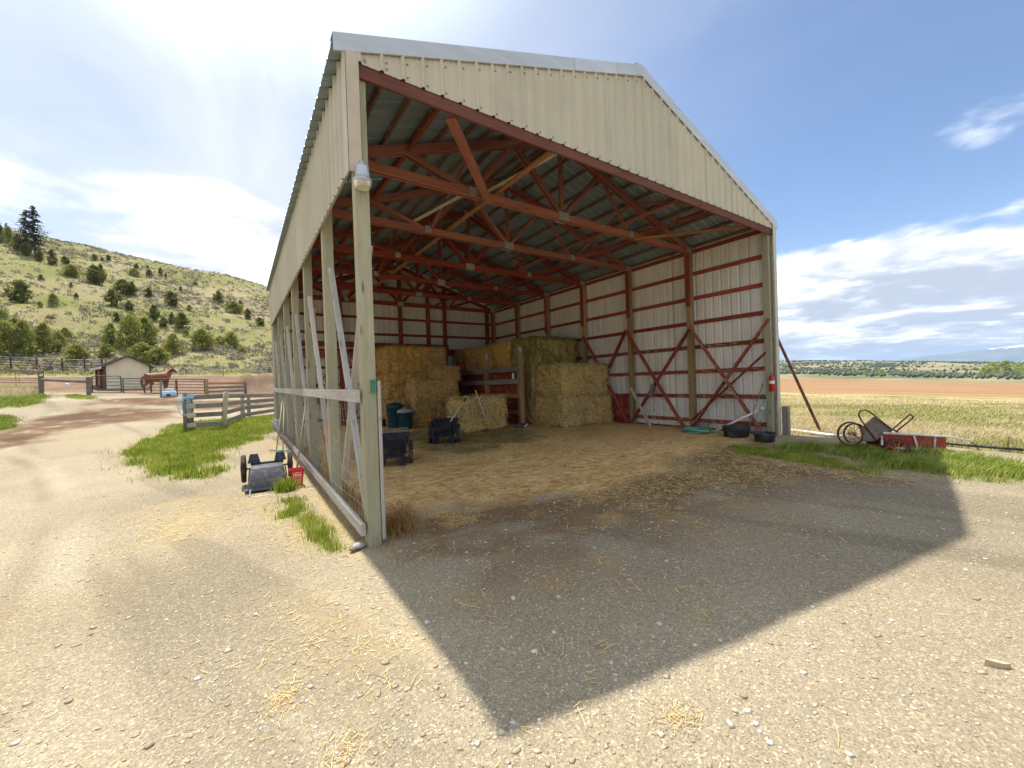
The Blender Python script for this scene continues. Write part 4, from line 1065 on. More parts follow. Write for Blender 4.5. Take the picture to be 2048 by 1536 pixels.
def build_tools():
    q = ground_at(592, 972)
    tool('manure_fork', 'red plastic basket fork with wooden handle leaning on the wire fence', (q.x + 0.02, q.y + 0.05, Hs(q.x, q.y) + 0.24), (-0.13, q.y + 0.42, 1.42), 0.014, MT['handle'], basket_head, MT['redplastic'], 'fork')
    for k, (px, py, yy, zz, lab) in enumerate(((553, 905, 7.6, 1.18, 'wooden handled leaf rake leaning on the far fence wire, outer one'), (566, 905, 7.3, 1.05, 'wooden handled rake leaning on the far fence wire, nearer the barn'))):
        q = ground_at(px, py)
        tool('garden_rake', lab, (q.x, q.y, Hs(q.x, q.y) + 0.05), (-0.14, q.y + 1.3 - 0.3 * k, 1.45), 0.013, MT['handle'], rake_head(0.3), MT['blueplastic'] if k else MT['steel'], 'rake', group='rakes leaning on the fence')
    # yellow ended fork against the single bale
    p = ground_at(957, 860)
    a = Vector((4.88, 5.76, FLOOR + 0.12)); b = Vector((4.58, 5.96, FLOOR + 1.22))
    t = tool('hay_fork', 'hay fork with yellow ended pale handle leaning on the single bale', a, b, 0.015, MT['palefibre'], fork_head(5, 0.22, 0.14), MT['rust'], 'fork', MT['yellow'])
    MB().tube([Vector((0, 0, 0)), (b - a) * 0.2], 0.0165, 8).build('ferrule', MT['yellow'], t, True)
    # shovel standing in the farther cart
    tool('shovel', 'pale handled shovel with black grip standing in the farther cart', (3.24, 5.05, 0.58), (4.05, 5.55, 1.22), 0.016, MT['palefibre'], shovel_head(0.2, 0.2), MT['rust'], 'shovel', MT['rubber'])
    # tools behind the wire
    tool('long_handled_tool', 'grey wooden handle leaning behind the wire, first bay', (0.30, 1.25, 0.08), (0.14, 1.75, 1.62), 0.016, MT['handle'], None, None, 'tool', group='handles behind the wire')
    tool('long_handled_tool', 'pale wooden handle leaning behind the wire, second bay', (0.34, 2.75, 0.12), (0.12, 3.25, 1.75), 0.016, MT['handle'], None, None, 'tool', group='handles behind the wire')
    tool('long_handled_tool', 'short brown handle leaning behind the wire, third bay', (0.40, 4.6, 0.15), (0.10, 5.1, 1.45), 0.016, MT['handle'], None, None, 'tool', group='handles behind the wire')
    # right wall
    p = Vector((8.33, -0.02, FLOOR + 0.06))
    tool('hoe', 'thin dark handled hoe leaning across the two rubber tubs', (8.36, 0.22, FLOOR + 0.08), (8.93, 0.10, 1.40), 0.012, MT['steel'], rake_head(0.12, 0.03), MT['rust'], 'hoe')
    tool('digging_shovel', 'green handled shovel leaning in the corner behind the tubs', (8.52, 0.02, FLOOR + 0.26), (8.95, 0.02, 1.12), 0.012, MT['hose'], shovel_head(0.17, 0.25), MT['rust'], 'shovel')
    beam('leaning_board', (8.70, 3.05, FLOOR), (8.93, 3.92, 1.32), 0.09, 0.03, MT['pale'], None, (1, 0, 0), label='pale split board leaning on the right wall under the red braces', cat='board')
    o = tool('flat_spade', 'grey flat bladed spade leaning upside down on the right wall', (8.72, 3.25, FLOOR + 0.02), (8.86, 3.10, 1.02), 0.017, MT['pale'], None, None, 'spade')
    MB().box((0.16, -0.16, 1.02), (0.02, 0.17, 0.34), Matrix.Rotation(0.3, 3, 'X')).build('blade', MT['steel'], o)
    tool('rail_stake', 'rusty iron stake in the meadow grass at right', (lambda g: (g.x, g.y, g.z - 0.1))(ground_at(2012, 902)), (lambda g: (g.x + 0.05, g.y - 0.03, g.z + 0.24))(ground_at(2012, 902)), 0.012, MT['rust'], None, None, 'stake')
build_tools()
def build_bins():
    def can(loc, h, r, lidm, label):
        o = empty('trash_bin', loc, random.random(), label=label, cat='bin', group='round teal rubbish bins')
        MB().lathe([(0.001, 0), (r * 0.82, 0), (r * 0.84, 0.02), (r * 0.97, h - 0.08), (r, h - 0.075), (r, h - 0.02), (r * 0.99, h), (r * 0.95, h - 0.005), (r * 0.80, 0.03), (0.001, 0.02)], 28).build('body', MT['bin'], o, True)
        b = MB().lathe([(r * 1.05, h - 0.03), (r * 1.06, h + 0.012), (r * 0.98, h + 0.02), (r * 0.9, h + 0.05), (r * 0.55, h + 0.085), (0.001, h + 0.09)], 28)
        b.build('lid', lidm, o, True)
        MB().tube([(-0.06, 0, h + 0.085), (-0.05, 0, h + 0.115), (0.05, 0, h + 0.115), (0.06, 0, h + 0.085)], 0.012, 6).build('lid_handle', lidm, o, True)
        for s in (-1, 1):
            MB().tube([(s * r * 0.96, -0.06, h - 0.14), (s * (r + 0.03), -0.06, h - 0.15), (s * (r + 0.03), 0.06, h - 0.15), (s * r * 0.96, 0.06, h - 0.14)], 0.011, 6).build('handle', MT['bin'], o, True)
        return o
    can((3.17, 9.05, FLOOR), 0.76, 0.27, MT['bin'], 'taller dark teal bin with its own teal lid by the straw bales')
    can((3.36, 8.55, FLOOR), 0.58, 0.25, MT['lid'], 'shorter dark teal bin with dusty grey lid by the straw bales')
    def tub(loc, r, h, label, sq=1.0):
        o = empty('rubber_tub', loc, 0.4, label=label, cat='tub', group='black rubber feed tubs')
        pr = [(0.001, 0.0), (r * 0.80, 0.0), (r * 0.84, 0.012), (r * 0.96, h * 0.8), (r, h * 0.9), (r * 1.02, h), (r * 0.96, h * 1.0), (r * 0.93, h * 0.88), (r * 0.79, 0.03), (0.001, 0.025)]
        me = MB().lathe(pr, 32).mesh('bowl', MT['rubber'], True); mobj('bowl', me, o); o.scale = (1, sq, 1)
        MB().lathe([(r * 0.985, h * 0.72), (r * 1.0, h * 0.75), (r * 1.0, h * 0.79), (r * 0.985, h * 0.82)], 32).build('rim_band', MT['rubber'], o, True)
        return o
    tub((8.30, 0.42, FLOOR - 0.01), 0.34, 0.25, 'larger black rubber tub on the floor inside the right corner', 0.85)
    p = ground_at(1546, 887)
    tub((7.98, -0.32, Hs(7.98, -0.32) - 0.01), 0.25, 0.20, 'smaller black rubber tub standing on the grass edge by the corner post', 0.85)
    tub((3.06, 10.2, FLOOR), 0.20, 0.26, 'small black rubber bucket on the floor left of the teal bins')
build_bins()
def build_rack():
    X = 6.45
    o = empty('stall_partition', (X, 6.3, FLOOR), label='red plank stall partition with weathered rails beside the hay stack', cat='partition')
    def B_(n, a, b, w, h, m, hint=(0, 0, 1)): beam(n, Vector(a) - Vector((X, 6.3, FLOOR)), Vector(b) - Vector((X, 6.3, FLOOR)), w, h, m, o, hint)
    B_('post', (X, 6.3, -0.1), (X, 6.3, 2.70), 0.16, 0.16, MT['post_brown'], (0, 1, 0))
    B_('post', (X, 8.42, -0.1), (X, 8.42, 2.70), 0.15, 0.15, MT['post_brown'], (0, 1, 0))
    B_('post', (X, 10.55, -0.1), (X, 10.55, 2.55), 0.15, 0.15, MT['red'], (0, 1, 0))
    for z in (2.03, 1.62): B_('rail', (X - 0.10, 6.25, z + 0.02), (X - 0.10, 10.5, z), 0.04, 0.17, MT['grey'])
    for z in (1.16, 0.62): B_('rail', (X - 0.10, 6.25, z), (X - 0.10, 10.5, z), 0.04, 0.15, MT['orange'])
    for k in range(10):
        z = 0.30 + k * 0.188
        B_('plank', (X + 0.10, 6.22, z), (X + 0.10, 10.6, z), 0.03, 0.180, MT['redboard'])
    for (y, z) in ((6.3, 2.70), (8.42, 2.62)):
        MB().lathe([(0.001, 0.06), (0.05, 0.05), (0.075, 0.0), (0.06, -0.12), (0.03, -0.2), (0.001, -0.2)], 10).build('frayed_rag_cap', MT['rope'], o, True, loc=(-0.02, y - 6.3 - 0.03, z - FLOOR))
    b = empty('bottle', (X - 0.115, 6.55, 1.725), label='white plastic bottle standing on the partition rail', cat='bottle')
    MB().lathe([(0.001, 0), (0.035, 0), (0.037, 0.01), (0.037, 0.12), (0.033, 0.15), (0.015, 0.185)], 14).build('body', MT['white'], b, True)
    MB().lathe([(0.015, 0.185), (0.016, 0.19), (0.016, 0.22), (0.001, 0.222)], 12).build('cap', MT['redplastic'], b, True)
build_rack()
def build_wire_fence():
    f = empty('wire_fence', (-0.13, 0, 0), label='woven wire fence with pale wooden rails closing the left side of the barn', cat='fence')
    for i in range(6):
        y0, y1 = YS[i], YS[i + 1]
        beam('top_rail', (0.005, y0 - (0.10 if i == 0 else 0), 1.55 + 0.012 * i), (0.005, y1, 1.562 + 0.012 * i), 0.04, 0.13, MT['white_board'], f)
        beam('bottom_rail', (0.005, y0 - (0.12 if i == 0 else 0), 0.20 + 0.03 * i), (0.005, y1, 0.23 + 0.03 * i), 0.045, 0.12, MT['white_board'] if i < 3 else MT['grey'], f)
    w = MB(); rnd = random.Random(4)
    zs = [0.24 + 0.145 * k for k in range(10)]
    for k, z in enumerate(zs):
        pts = [(0.035 + 0.012 * math.sin(y * 3 + k), y, z + 0.03 * y / 2 * (1 - k / 9) + 0.012 * math.sin(y * 2.1 + k * 1.7) - 0.03 * math.sin((y % 2.0) / 2.0 * math.pi) * (0.5 if k > 4 else 0.2)) for y in np.arange(-0.05, D + 0.1, 0.16)]
        w.tube(pts, 0.0022, 3, cap=False)
    y = 0.05
    while y < D:
        w.tube([(0.035 + 0.012 * math.sin(y * 3 + k * 2), y + 0.008 * math.sin(k * 2 + y), 0.22 + 0.03 * y / 2 + (1.50 - 0.015 * y - 0.22) * k / 4) for k in range(5)], 0.0019, 3, cap=False); y += 0.152
    w.build('wire_mesh', MT['wire'], f, kind='stuff')
    # a loose roll of wire at the far end
    r = MB()
    for k in range(15):
        a = 0.2 * k
        r.tube([(-0.10 - 0.25 * math.sin(t) * (0.7 + 0.02 * k), 8.2 + 0.13 * k, 0.30 + 0.32 * (1 - math.cos(t)) * 0.8) for t in np.linspace(-0.4, 2.6, 12)], 0.004, 3, cap=False)
    for t in np.linspace(-0.2, 2.4, 8): r.tube([(-0.10 - 0.25 * math.sin(t) * (0.7 + 0.02 * k), 8.2 + 0.13 * k, 0.30 + 0.32 * (1 - math.cos(t)) * 0.8) for k in range(15)], 0.003, 3, cap=False)
    o = r.build('wire_roll', MT['wire'], None, label='loose curl of pale fencing wire beside the far left posts', cat='wire')
    # faded red rag tied on a brace
    c = MB(); rr = random.Random(3)
    for k in range(7):
        x0 = -0.03 + 0.01 * k
        c.tube([(0.0, 1.02 + 0.014 * k, 1.30 - 0.01 * k), (-0.03 + 0.01 * rr.random(), 0.99 + 0.016 * k, 1.14), (-0.02, 0.95 + 0.02 * k, 0.98 - 0.06 * rr.random()), (-0.015, 0.94 + 0.016 * k, 0.84 - 0.12 * rr.random())], [0.010, 0.013, 0.010, 0.003], 5)
    c.build('red_rag', MT['cloth'], None, True, label='faded red rag hanging from a pale brace behind the wire', cat='rag', loc=(-0.03, 1.12, -0.05))
build_wire_fence()
def build_right_wall():
    # fire extinguisher on the corner post
    e = empty('fire_extinguisher', (8.90, -0.10, 1.22), label='red fire extinguisher hung on the right corner post', cat='extinguisher'); e.scale = (0.86,) * 3
    MB().lathe([(0.001, 0), (0.058, 0), (0.064, 0.01), (0.064, 0.33), (0.058, 0.37), (0.036, 0.405), (0.022, 0.415), (0.022, 0.43)], 22).build('cylinder', MT['extred'], e, True)
    MB().lathe([(0.0655, 0.20), (0.0655, 0.28)], 22).build('label_band', MT['white'], e, True)
    MB().lathe([(0.022, 0.43), (0.024, 0.445), (0.02, 0.475), (0.001, 0.478)], 10).bar((0, 0.0, 0.46), (-0.10, -0.01, 0.50), 0.02, 0.012).bar((0, 0, 0.445), (-0.09, -0.01, 0.455), 0.02, 0.012).build('valve_handle', MT['steel'], e)
    MB().tube([(0.02, 0, 0.455), (0.06, -0.02, 0.46), (0.085, -0.03, 0.40), (0.078, -0.03, 0.24), (0.07, -0.03, 0.12)], 0.010, 6).build('hose', MT['rubber'], e, True)
    # hose coil
    pts = []
    rr = random.Random(8)
    for k in range(7):
        cx, cy = 8.38 + rr.uniform(-.05, .05), 1.42 + rr.uniform(-.06, .06); rx, ry = 0.24 + rr.uniform(-.04, .05), 0.30 + rr.uniform(-.05, .06)
        for a in np.linspace(0, 2 * math.pi, 22, endpoint=False): pts.append((cx + rx * math.cos(a), cy + ry * math.sin(a), Hs(8.38, 1.42) + 0.022 + 0.012 * k + 0.008 * math.sin(a * 3 + k)))
    pts += [(8.55, 1.1, 0.22), (8.45, 0.85, 0.215), (8.6, 0.7, 0.215)]
    MB().tube(pts, 0.011, 6).build('garden_hose', MT['hose'], None, True, label='green garden hose coiled on the floor by the right wall', cat='hose')
    # white pipe with elbow
    w = empty('plastic_pipe', (8.55, 1.12, 0.22), label='white plastic drain pipe slanting along the right wall', cat='pipe')
    a, b = Vector((0, 0, 0)), Vector((8.93, 0.16, 0.80)) - Vector((8.55, 1.12, 0.22))
    MB().tube([a, b], 0.026, 12).build('pipe', MT['white'], w, True)
    MB().tube([b * 0.97, b, b + Vector((-0.03, -0.05, 0.02)), b + Vector((-0.10, -0.05, 0.0))], 0.040, 12).build('elbow', MT['white'], w, True)
    # chain hanging from the brace crossing
    ch = MB(); y0, x0 = 3.02, 8.86
    for k in range(17):
        z = 1.52 - 0.05 * k; m = Matrix.Rotation(math.pi / 2 * (k % 2), 3, 'Z')
        ch.tube([Vector((x0, y0, z)) + m @ Vector((0.013 * math.cos(t), 0, 0.030 * math.sin(t))) for t in np.linspace(0, 2 * math.pi, 10, endpoint=False)], 0.0045, 5, True)
    for q in range(2):
        for k in range(9):
            t = k / 8; ch.tube([Vector((x0 - 0.01, y0 - 0.06 + 0.16 * q * t, 1.5 - 0.35 * math.sin(t * math.pi) - 0.04 * t)) + Vector((0.010 * math.cos(s), 0.008 * math.cos(s), 0.024 * math.sin(s))) for s in np.linspace(0, 2 * math.pi, 8, endpoint=False)], 0.004, 4, True)
    ch.tube([(x0, y0, 0.70), (x0, y0 - 0.02, 0.66), (x0, y0, 0.62), (x0, y0 + 0.02, 0.66)], 0.008, 6, True)
    ch.build('chain', MT['rust'], None, True, label='rusty chain hanging where two red braces cross on the right wall', cat='chain')
    # old wooden log block
    lg = empty('wood_block', (8.78, 1.50, FLOOR), 0.5, label='stub of old log with dark top lying by the right wall', cat='log')
    MB().lathe([(0.001, 0), (0.14, 0), (0.15, 0.03), (0.145, 0.15), (0.12, 0.22)], 14).build('bark', MT['grey'], lg, True)
    MB().lathe([(0.121, 0.219), (0.115, 0.225), (0.001, 0.228)], 14).build('cut_top', MT['rust'], lg, True)
    # short thick post outside the corner, slanting steel brace outside
    beam('stub_post', (9.28, -0.22, -0.1), (9.27, -0.22, 0.86), 0.13, 0.13, MT['grey'], None, (0, 1, 0), label='short weathered post stub outside the right front corner', cat='post')
    g = ground_at(1645, 868)
    br = empty('slanting_prop', (9.21, -0.05, 2.60), label='rust brown steel prop slanting from the barn corner to the grass', cat='prop')
    MB().bar((0, 0, 0), (g.x - 9.21, g.y + 0.05, g.z - 2.65), 0.05, 0.05).build('bar', MT['rust'], br)
    MB().box((-0.01, 0, 0.02), (0.06, 0.10, 0.14)).build('bracket', MT['rust'], br)
    # white irrigation pipe lying in the grass
    pts = [ground_at(px, py) for px, py in ((1556, 861), (1610, 868), (1660, 875), (1710, 880), (1760, 884))]
    MB().tube([(p.x, p.y, p.z + 0.05) for p in pts], 0.035, 8).build('irrigation_pipe', MT['white'], None, True, label='white pipe lying on the grass outside the right wall', cat='pipe')
    pts = [ground_at(px, py) for px, py in ((1880, 893), (1940, 899), (2000, 904), (2070, 910))]
    MB().tube([(p.x, p.y, p.z + 0.07) for p in pts], 0.022, 8).build('black_pipe', MT['rubber'], None, True, label='thin black pipe running through the grass at far right', cat='pipe')
    # thin rod leaning by the extinguisher
    MB().tube([(8.92, 1.02, 1.30), (8.9, 0.2, 0.98)], 0.007, 5).build('thin_rod', MT['steel'], None, label='thin dark rod leaning across the lower right wall', cat='rod')
    # ropes hanging at the back wall
    rp = MB()
    for k in range(6):
        x = 2.98 + 0.05 * k; ln = 0.55 + 0.25 * ((k * 37) % 5) / 5
        rp.tube([(x, 11.80, 1.95), (x - 0.03, 11.76, 1.95 - ln * 0.5), (x, 11.75, 1.95 - ln), (x + 0.05, 11.76, 1.95 - ln * 0.6), (x + 0.04, 11.8, 1.95)], 0.014, 5)
    rp.build('hanging_ropes', MT['rope'], None, True, label='bundle of pale ropes hanging at the back left of the bales', cat='rope')
    MB().tube([(2.95 + 0.22 * math.cos(t), 11.72, 1.75 + 0.42 * math.sin(t)) for t in np.linspace(0, 2 * math.pi, 20, endpoint=False)], 0.045, 6, True).build('harness_loop', MT['rubber'], None, True, label='dark leather harness loop hanging beside the ropes', cat='harness')
    MB().box((2.55, 11.78, 2.28), (0.34, 0.02, 0.10)).build('white_plaque', MT['white'], None, label='small blank white plaque on the back wall board', cat='plaque')
build_right_wall()
# ---------------------------------------------------------------- old garden carts in the grass at right
def build_old_carts():
    ER = Vector((0.76, -0.65, 0)).normalized(); ED = Vector((0.65, 0.76, 0)).normalized(); O = Vector((8.55, -2.45, 0))
    def V(px, py, d=0.0):
        """spot of the picture brought onto the vertical plane the carts stand in, d metres behind it"""
        r = cam_ray(px, py); o = O + ED * d; t = (o - CAM_POS).dot(ED) / r.dot(ED); return CAM_POS + r * t
    def quad(b, pts, d0, d1):
        f = [V(*p, d0) for p in pts]; k = [p + ED * (d1 - d0) for p in f]; b.loft([f, k], True)
    # red box cart
    g = ground_at(1830, 905)
    w = empty('red_garden_cart', (g.x, g.y, g.z), label='old red wooden garden cart with white trim sunk in the grass', cat='cart')
    wi = Matrix.Translation(-Vector((g.x, g.y, g.z)))
    def put(b, name, mat, smooth=False):
        b.v = [tuple(Vector(v) - Vector((g.x, g.y, g.z))) for v in b.v]; me = b.mesh(name, mat, smooth); fix_normals(me); return mobj(name, me, w)
    side = [(1768, 868), (1893, 874), (1892, 902), (1772, 897)]
    b = MB(); quad(b, side, 0.0, 0.02); put(b, 'side_panel', MT['wagonred'])
    b = MB(); quad(b, side, 0.46, 0.48); put(b, 'side_panel', MT['wagonred'])
    b = MB(); quad(b, [(1889, 875), (1893, 875), (1892, 901), (1888, 901)], 0.02, 0.46); put(b, 'end_panel', MT['wagonred'])
    b = MB(); quad(b, [(1768, 869), (1772, 869), (1775, 896), (1771, 896)], 0.02, 0.46); put(b, 'end_panel', MT['wagonred'])
    b = MB(); quad(b, [(1772, 893), (1891, 898), (1891, 902), (1772, 897)], 0.02, 0.46); put(b, 'floor_panel', MT['wagonred'])
    for d in (-0.02, 0.48):
        b = MB(); b.bar(V(1766, 866, d), V(1898, 873, d), 0.03, 0.035); b.bar(V(1898, 873, d), V(1944, 882, d + (0.05 if d < 0 else -0.05)), 0.026, 0.028); put(b, 'shaft', MT['whitepaint'])
    b = MB(); b.bar(V(1944, 882, 0.0), V(1944, 882, 0.46), 0.024, 0.024); put(b, 'cross_handle', MT['whitepaint'])
    for pts in (((1764, 872), (1764, 890)), ((1827, 870), (1838, 904)), ((1870, 872), (1869, 907)), ((1790, 896), (1872, 900))):
        b = MB(); b.bar(V(*pts[0], -0.012), V(*pts[1], -0.012), 0.034, 0.02, tuple(ED)); put(b, 'trim_strip', MT['whitepaint'])
    ang = math.atan2(ER.y, ER.x)
    for d in (-0.05, 0.53):
        c = V(1794, 901, d) - Vector((g.x, g.y, g.z))
        wh = wheel_parts(w, c, 0.205, 0.04, MT['rubber'], MT['wheelyellow'], 10, 'Y', 0.025, 0.006, 0.014); wh.rotation_euler = (0, 0, ang)
    # rusty cart tipped up against it
    g2 = ground_at(1712, 893)
    u = empty('tipped_garden_cart', (g2.x, g2.y, g2.z), label='rusty grey garden cart tipped up beside the red cart, yellow spoked wheels', cat='cart')
    def put2(b, name, mat, smooth=False):
        b.v = [tuple(Vector(v) - Vector((g2.x, g2.y, g2.z))) for v in b.v]; me = b.mesh(name, mat, smooth); fix_normals(me); return mobj(name, me, u)
    body = [(1749, 834), (1784, 859), (1752, 881), (1727, 882), (1721, 858)]
    b = MB(); quad(b, body, 0.02, 0.04); put2(b, 'side_panel', MT['rustybody'])
    b = MB(); quad(b, body, 0.44, 0.46); put2(b, 'side_panel', MT['rustybody'])
    for p, q in (((1721, 858), (1749, 834)), ((1727, 882), (1721, 858)), ((1752, 881), (1727, 882))):
        b = MB(); f = [V(*p, 0.04), V(*q, 0.04), V(*q, 0.44), V(*p, 0.44)]; n = (f[1] - f[0]).cross(f[2] - f[1]).normalized() * 0.012
        b.loft([[v + n for v in f], [v - n for v in f]], True); put2(b, 'floor_panel', MT['rustybody'])
    for d in (0.0, 0.47):
        b = MB(); b.tube([V(1752, 880, d), V(1736, 858, d), V(1722, 840, d), V(1717, 829, d), V(1721, 822, d), V(1731, 820, d), V(1741, 825, d), V(1760, 840, d), V(1784, 859, d), V(1796, 863, d)], 0.013, 7)
        put2(b, 'frame_tube', MT['rust'], True)
    b = MB(); b.tube([V(1772, 872, 0.02), V(1786, 858, 0.02), V(1818, 830, 0.02), V(1820, 829, 0.06), V(1827, 833, 0.44), V(1824, 838, 0.46), V(1793, 862, 0.46)], 0.013, 7); put2(b, 'push_handle', MT['rust'], True)
    b = MB(); b.bar(V(1762, 843, 0.03), V(1798, 866, 0.03), 0.02, 0.03); put2(b, 'edge_strip', MT['whitepaint'])
    for d, r, px in ((-0.06, 0.21, 1700), (0.52, 0.20, 1709)):
        c = V(px, 867, d) - Vector((g2.x, g2.y, g2.z))
        wh = wheel_parts(u, c, r, 0.035, MT['rubber'], MT['wheelyellow'], 12, 'Y', 0.025, 0.0045, 0.012); wh.rotation_euler = (0, 0, ang)
    b = MB(); b.tube([V(1700, 867, -0.06), V(1700, 867, 0.52)], 0.012, 7); put2(b, 'axle', MT['rust'])
    b = MB(); b.tube([V(1700, 867, 0.03), V(1727, 880, 0.03)], 0.014, 6).tube([V(1700, 867, 0.43), V(1727, 880, 0.43)], 0.014, 6); put2(b, 'axle_strut', MT['rust'])
build_old_carts()
# ---------------------------------------------------------------- corral, fences, shed, horse
def cosw(g): v = g - CAM_POS; return v.dot(_fw) / math.hypot(v.x, v.y)    # how far off the picture's middle a place stands
def mpx(g): return (g - CAM_POS).dot(_fw) / FPX         # metres per picture unit at a place
def pipe_gate(name, label, a, b, h, rails, mat, r=0.022, group=None, round_top=True, brace=False, cat='gate'):
    a, b = Vector(a), Vector(b); o = empty(name, a, label=label, cat=cat, group=group); d = b - a; up = Vector((0, 0, 1))
    k = 0.12 if round_top else 0.0; e = d.normalized()
    pts = [up * 0.12, up * (h - k)] + ([e * k * 0.3 + up * (h - k * 0.3)] if k else []) + [e * k + up * h, d - e * k + up * h] + ([d - e * k * 0.3 + up * (h - k * 0.3)] if k else []) + [d + up * (h - k), d + up * 0.12]
    MB().tube(pts, r * 1.15, 7).build('frame', mat, o, True)
    for i in range(rails):
        z = 0.14 + (h - 0.3) * i / max(1, rails - 1)
        MB().tube([up * z, d + up * z], r * 0.8, 6).build('rail', mat, o, True)
    if brace:
        for f in (0.33, 0.66): MB().bar(d * f + up * 0.12, d * f + up * h, 0.03, 0.012).build('strap', mat, o)
    return o
def build_corral():
    P = lambda x, y: ground_at(x, y)
    # log rail section
    a, b = P(83, 789), P(178, 790)
    f = empty('log_rail_fence', a, label='thick weathered log rail between two stout posts by the corral', cat='fence')
    ha, hb = 37 * mpx(a), 36 * mpx(b)
    beam('post', (0, 0, -0.3), (0, 0, ha), 0.20, 0.20, MT['grey'], f, (0, 1, 0)); d = b - a
    beam('post', d + Vector((0, 0, -0.3)), d + Vector((0, 0, hb)), 0.20, 0.20, MT['grey'], f, (0, 1, 0))
    MB().tube([Vector((0.05, -0.1, ha * 0.80)), d * 0.5 + Vector((0, -0.1, (ha + hb) * 0.385)), d + Vector((0, -0.1, hb * 0.73))], [0.085, 0.095, 0.085], 10).build('log_rail', MT['grey'], f, True)
    jug = P(136, 789)
    z = 24 * mpx(jug)
    j = empty('plastic_jug', (jug.x, jug.y - 0.12, jug.z + z - 0.28), label='small white jug hanging from the log rail', cat='jug')
    MB().lathe([(0.001, 0), (0.10, 0), (0.11, 0.02), (0.11, 0.14), (0.07, 0.2), (0.03, 0.23)], 12).build('body', MT['white'], j, True)
    MB().tube([(0, 0, 0.22), (0.02, 0.05, 0.3), (0, 0.1, 0.38)], 0.008, 5).build('string', MT['rope'], j)
    # gates and panels
    a, b = P(-60, 786), P(79, 787)
    pipe_gate('pipe_panel', 'red brown pipe corral panel at the far left edge', a, b, 45 * mpx(a), 5, MT['pipe_red'], 0.024, 'pipe corral panels', False, True, 'panel')
    a, b = P(-60, 778), P(88, 780)
    pipe_gate('pipe_panel', 'dark pipe corral panel standing behind the red brown panel', a, b, 40 * mpx(a), 3, MT['pipe_dark'], 0.022, 'pipe corral panels', False, True, 'panel')
    a, b = P(185, 790), P(243, 789)
    pipe_gate('corral_gate', 'narrow dark green pipe gate with rounded corners before the shed', a, b, 38 * mpx(a), 5, MT['pipe_green'], 0.03)
    a, b = P(247, 790), P(410, 791)
    pipe_gate('corral_gate', 'long dark brown pipe gate in front of the horse', a, b, 33 * mpx(a), 5, MT['pipe_dark'], 0.028, None, False, True)
    # board fence right of the gate
    a, b, c = P(414, 791), P(491, 787), P(575, 784)
    f = empty('corral_board_fence', a, label='low weathered board fence right of the long corral gate', cat='fence')
    for i, q in enumerate((a, b)): beam('post', q - a + Vector((0, 0, -0.3)), q - a + Vector((0, 0, 33 * mpx(q) if i == 0 else 24 * mpx(q))), 0.19, 0.19, MT['post_brown'] if i == 0 else MT['grey'], f, (0, 1, 0))
    for s, e in ((a, b),):
        for k, fr in enumerate((0.80, 0.52, 0.24)): beam('board', s - a + Vector((0, -0.1, 30 * mpx(s) * fr)), e - a + Vector((0, -0.1, 26 * mpx(e) * fr)), 0.035, 0.15, MT['grey'] if k else MT['orange'], f)
    # far pipe fence
    pts = [P(-40, 738), P(22, 741), P(74, 743), P(125, 746), P(170, 746), P(205, 746)]
    f = empty('far_pipe_fence', pts[0], label='dark five rail pipe fence along the foot of the hillside', cat='fence')
    hs = [26 * mpx(q) if i % 2 == 0 else 28 * mpx(q) for i, q in enumerate(pts)]
    hh = 27 * mpx(pts[2])
    for q in pts: beam('post', q - pts[0] + Vector((0, 0, -0.2)), q - pts[0] + Vector((0, 0, hh * 1.04)), 0.10, 0.10, MT['pipe_dark'], f, (0, 1, 0))
    for k in range(5):
        MB().tube([q - pts[0] + Vector((0, 0, hh * (0.22 + 0.19 * k))) for q in pts], 0.03, 6).build('rail', MT['pipe_dark'] if k < 4 else MT['wire'], f, True)
    # wire fence on the hill foot
    pts = [P(330, 750), P(372, 750), P(447, 752), P(518, 751), P(560, 751)]
    f = empty('barbed_wire_fence', pts[0], label='thin wire fence on steel posts at the foot of the hill', cat='fence')
    for q in pts: beam('post', q - pts[0] + Vector((0, 0, -0.2)), q - pts[0] + Vector((0, 0, 16 * mpx(q))), 0.05, 0.05, MT['rust'], f, (0, 1, 0))
    for k in range(3): MB().tube([q - pts[0] + Vector((0, 0, mpx(q) * (5 + 4.5 * k))) for q in pts], 0.008, 4).build('wire', MT['wire'], f)
build_corral()
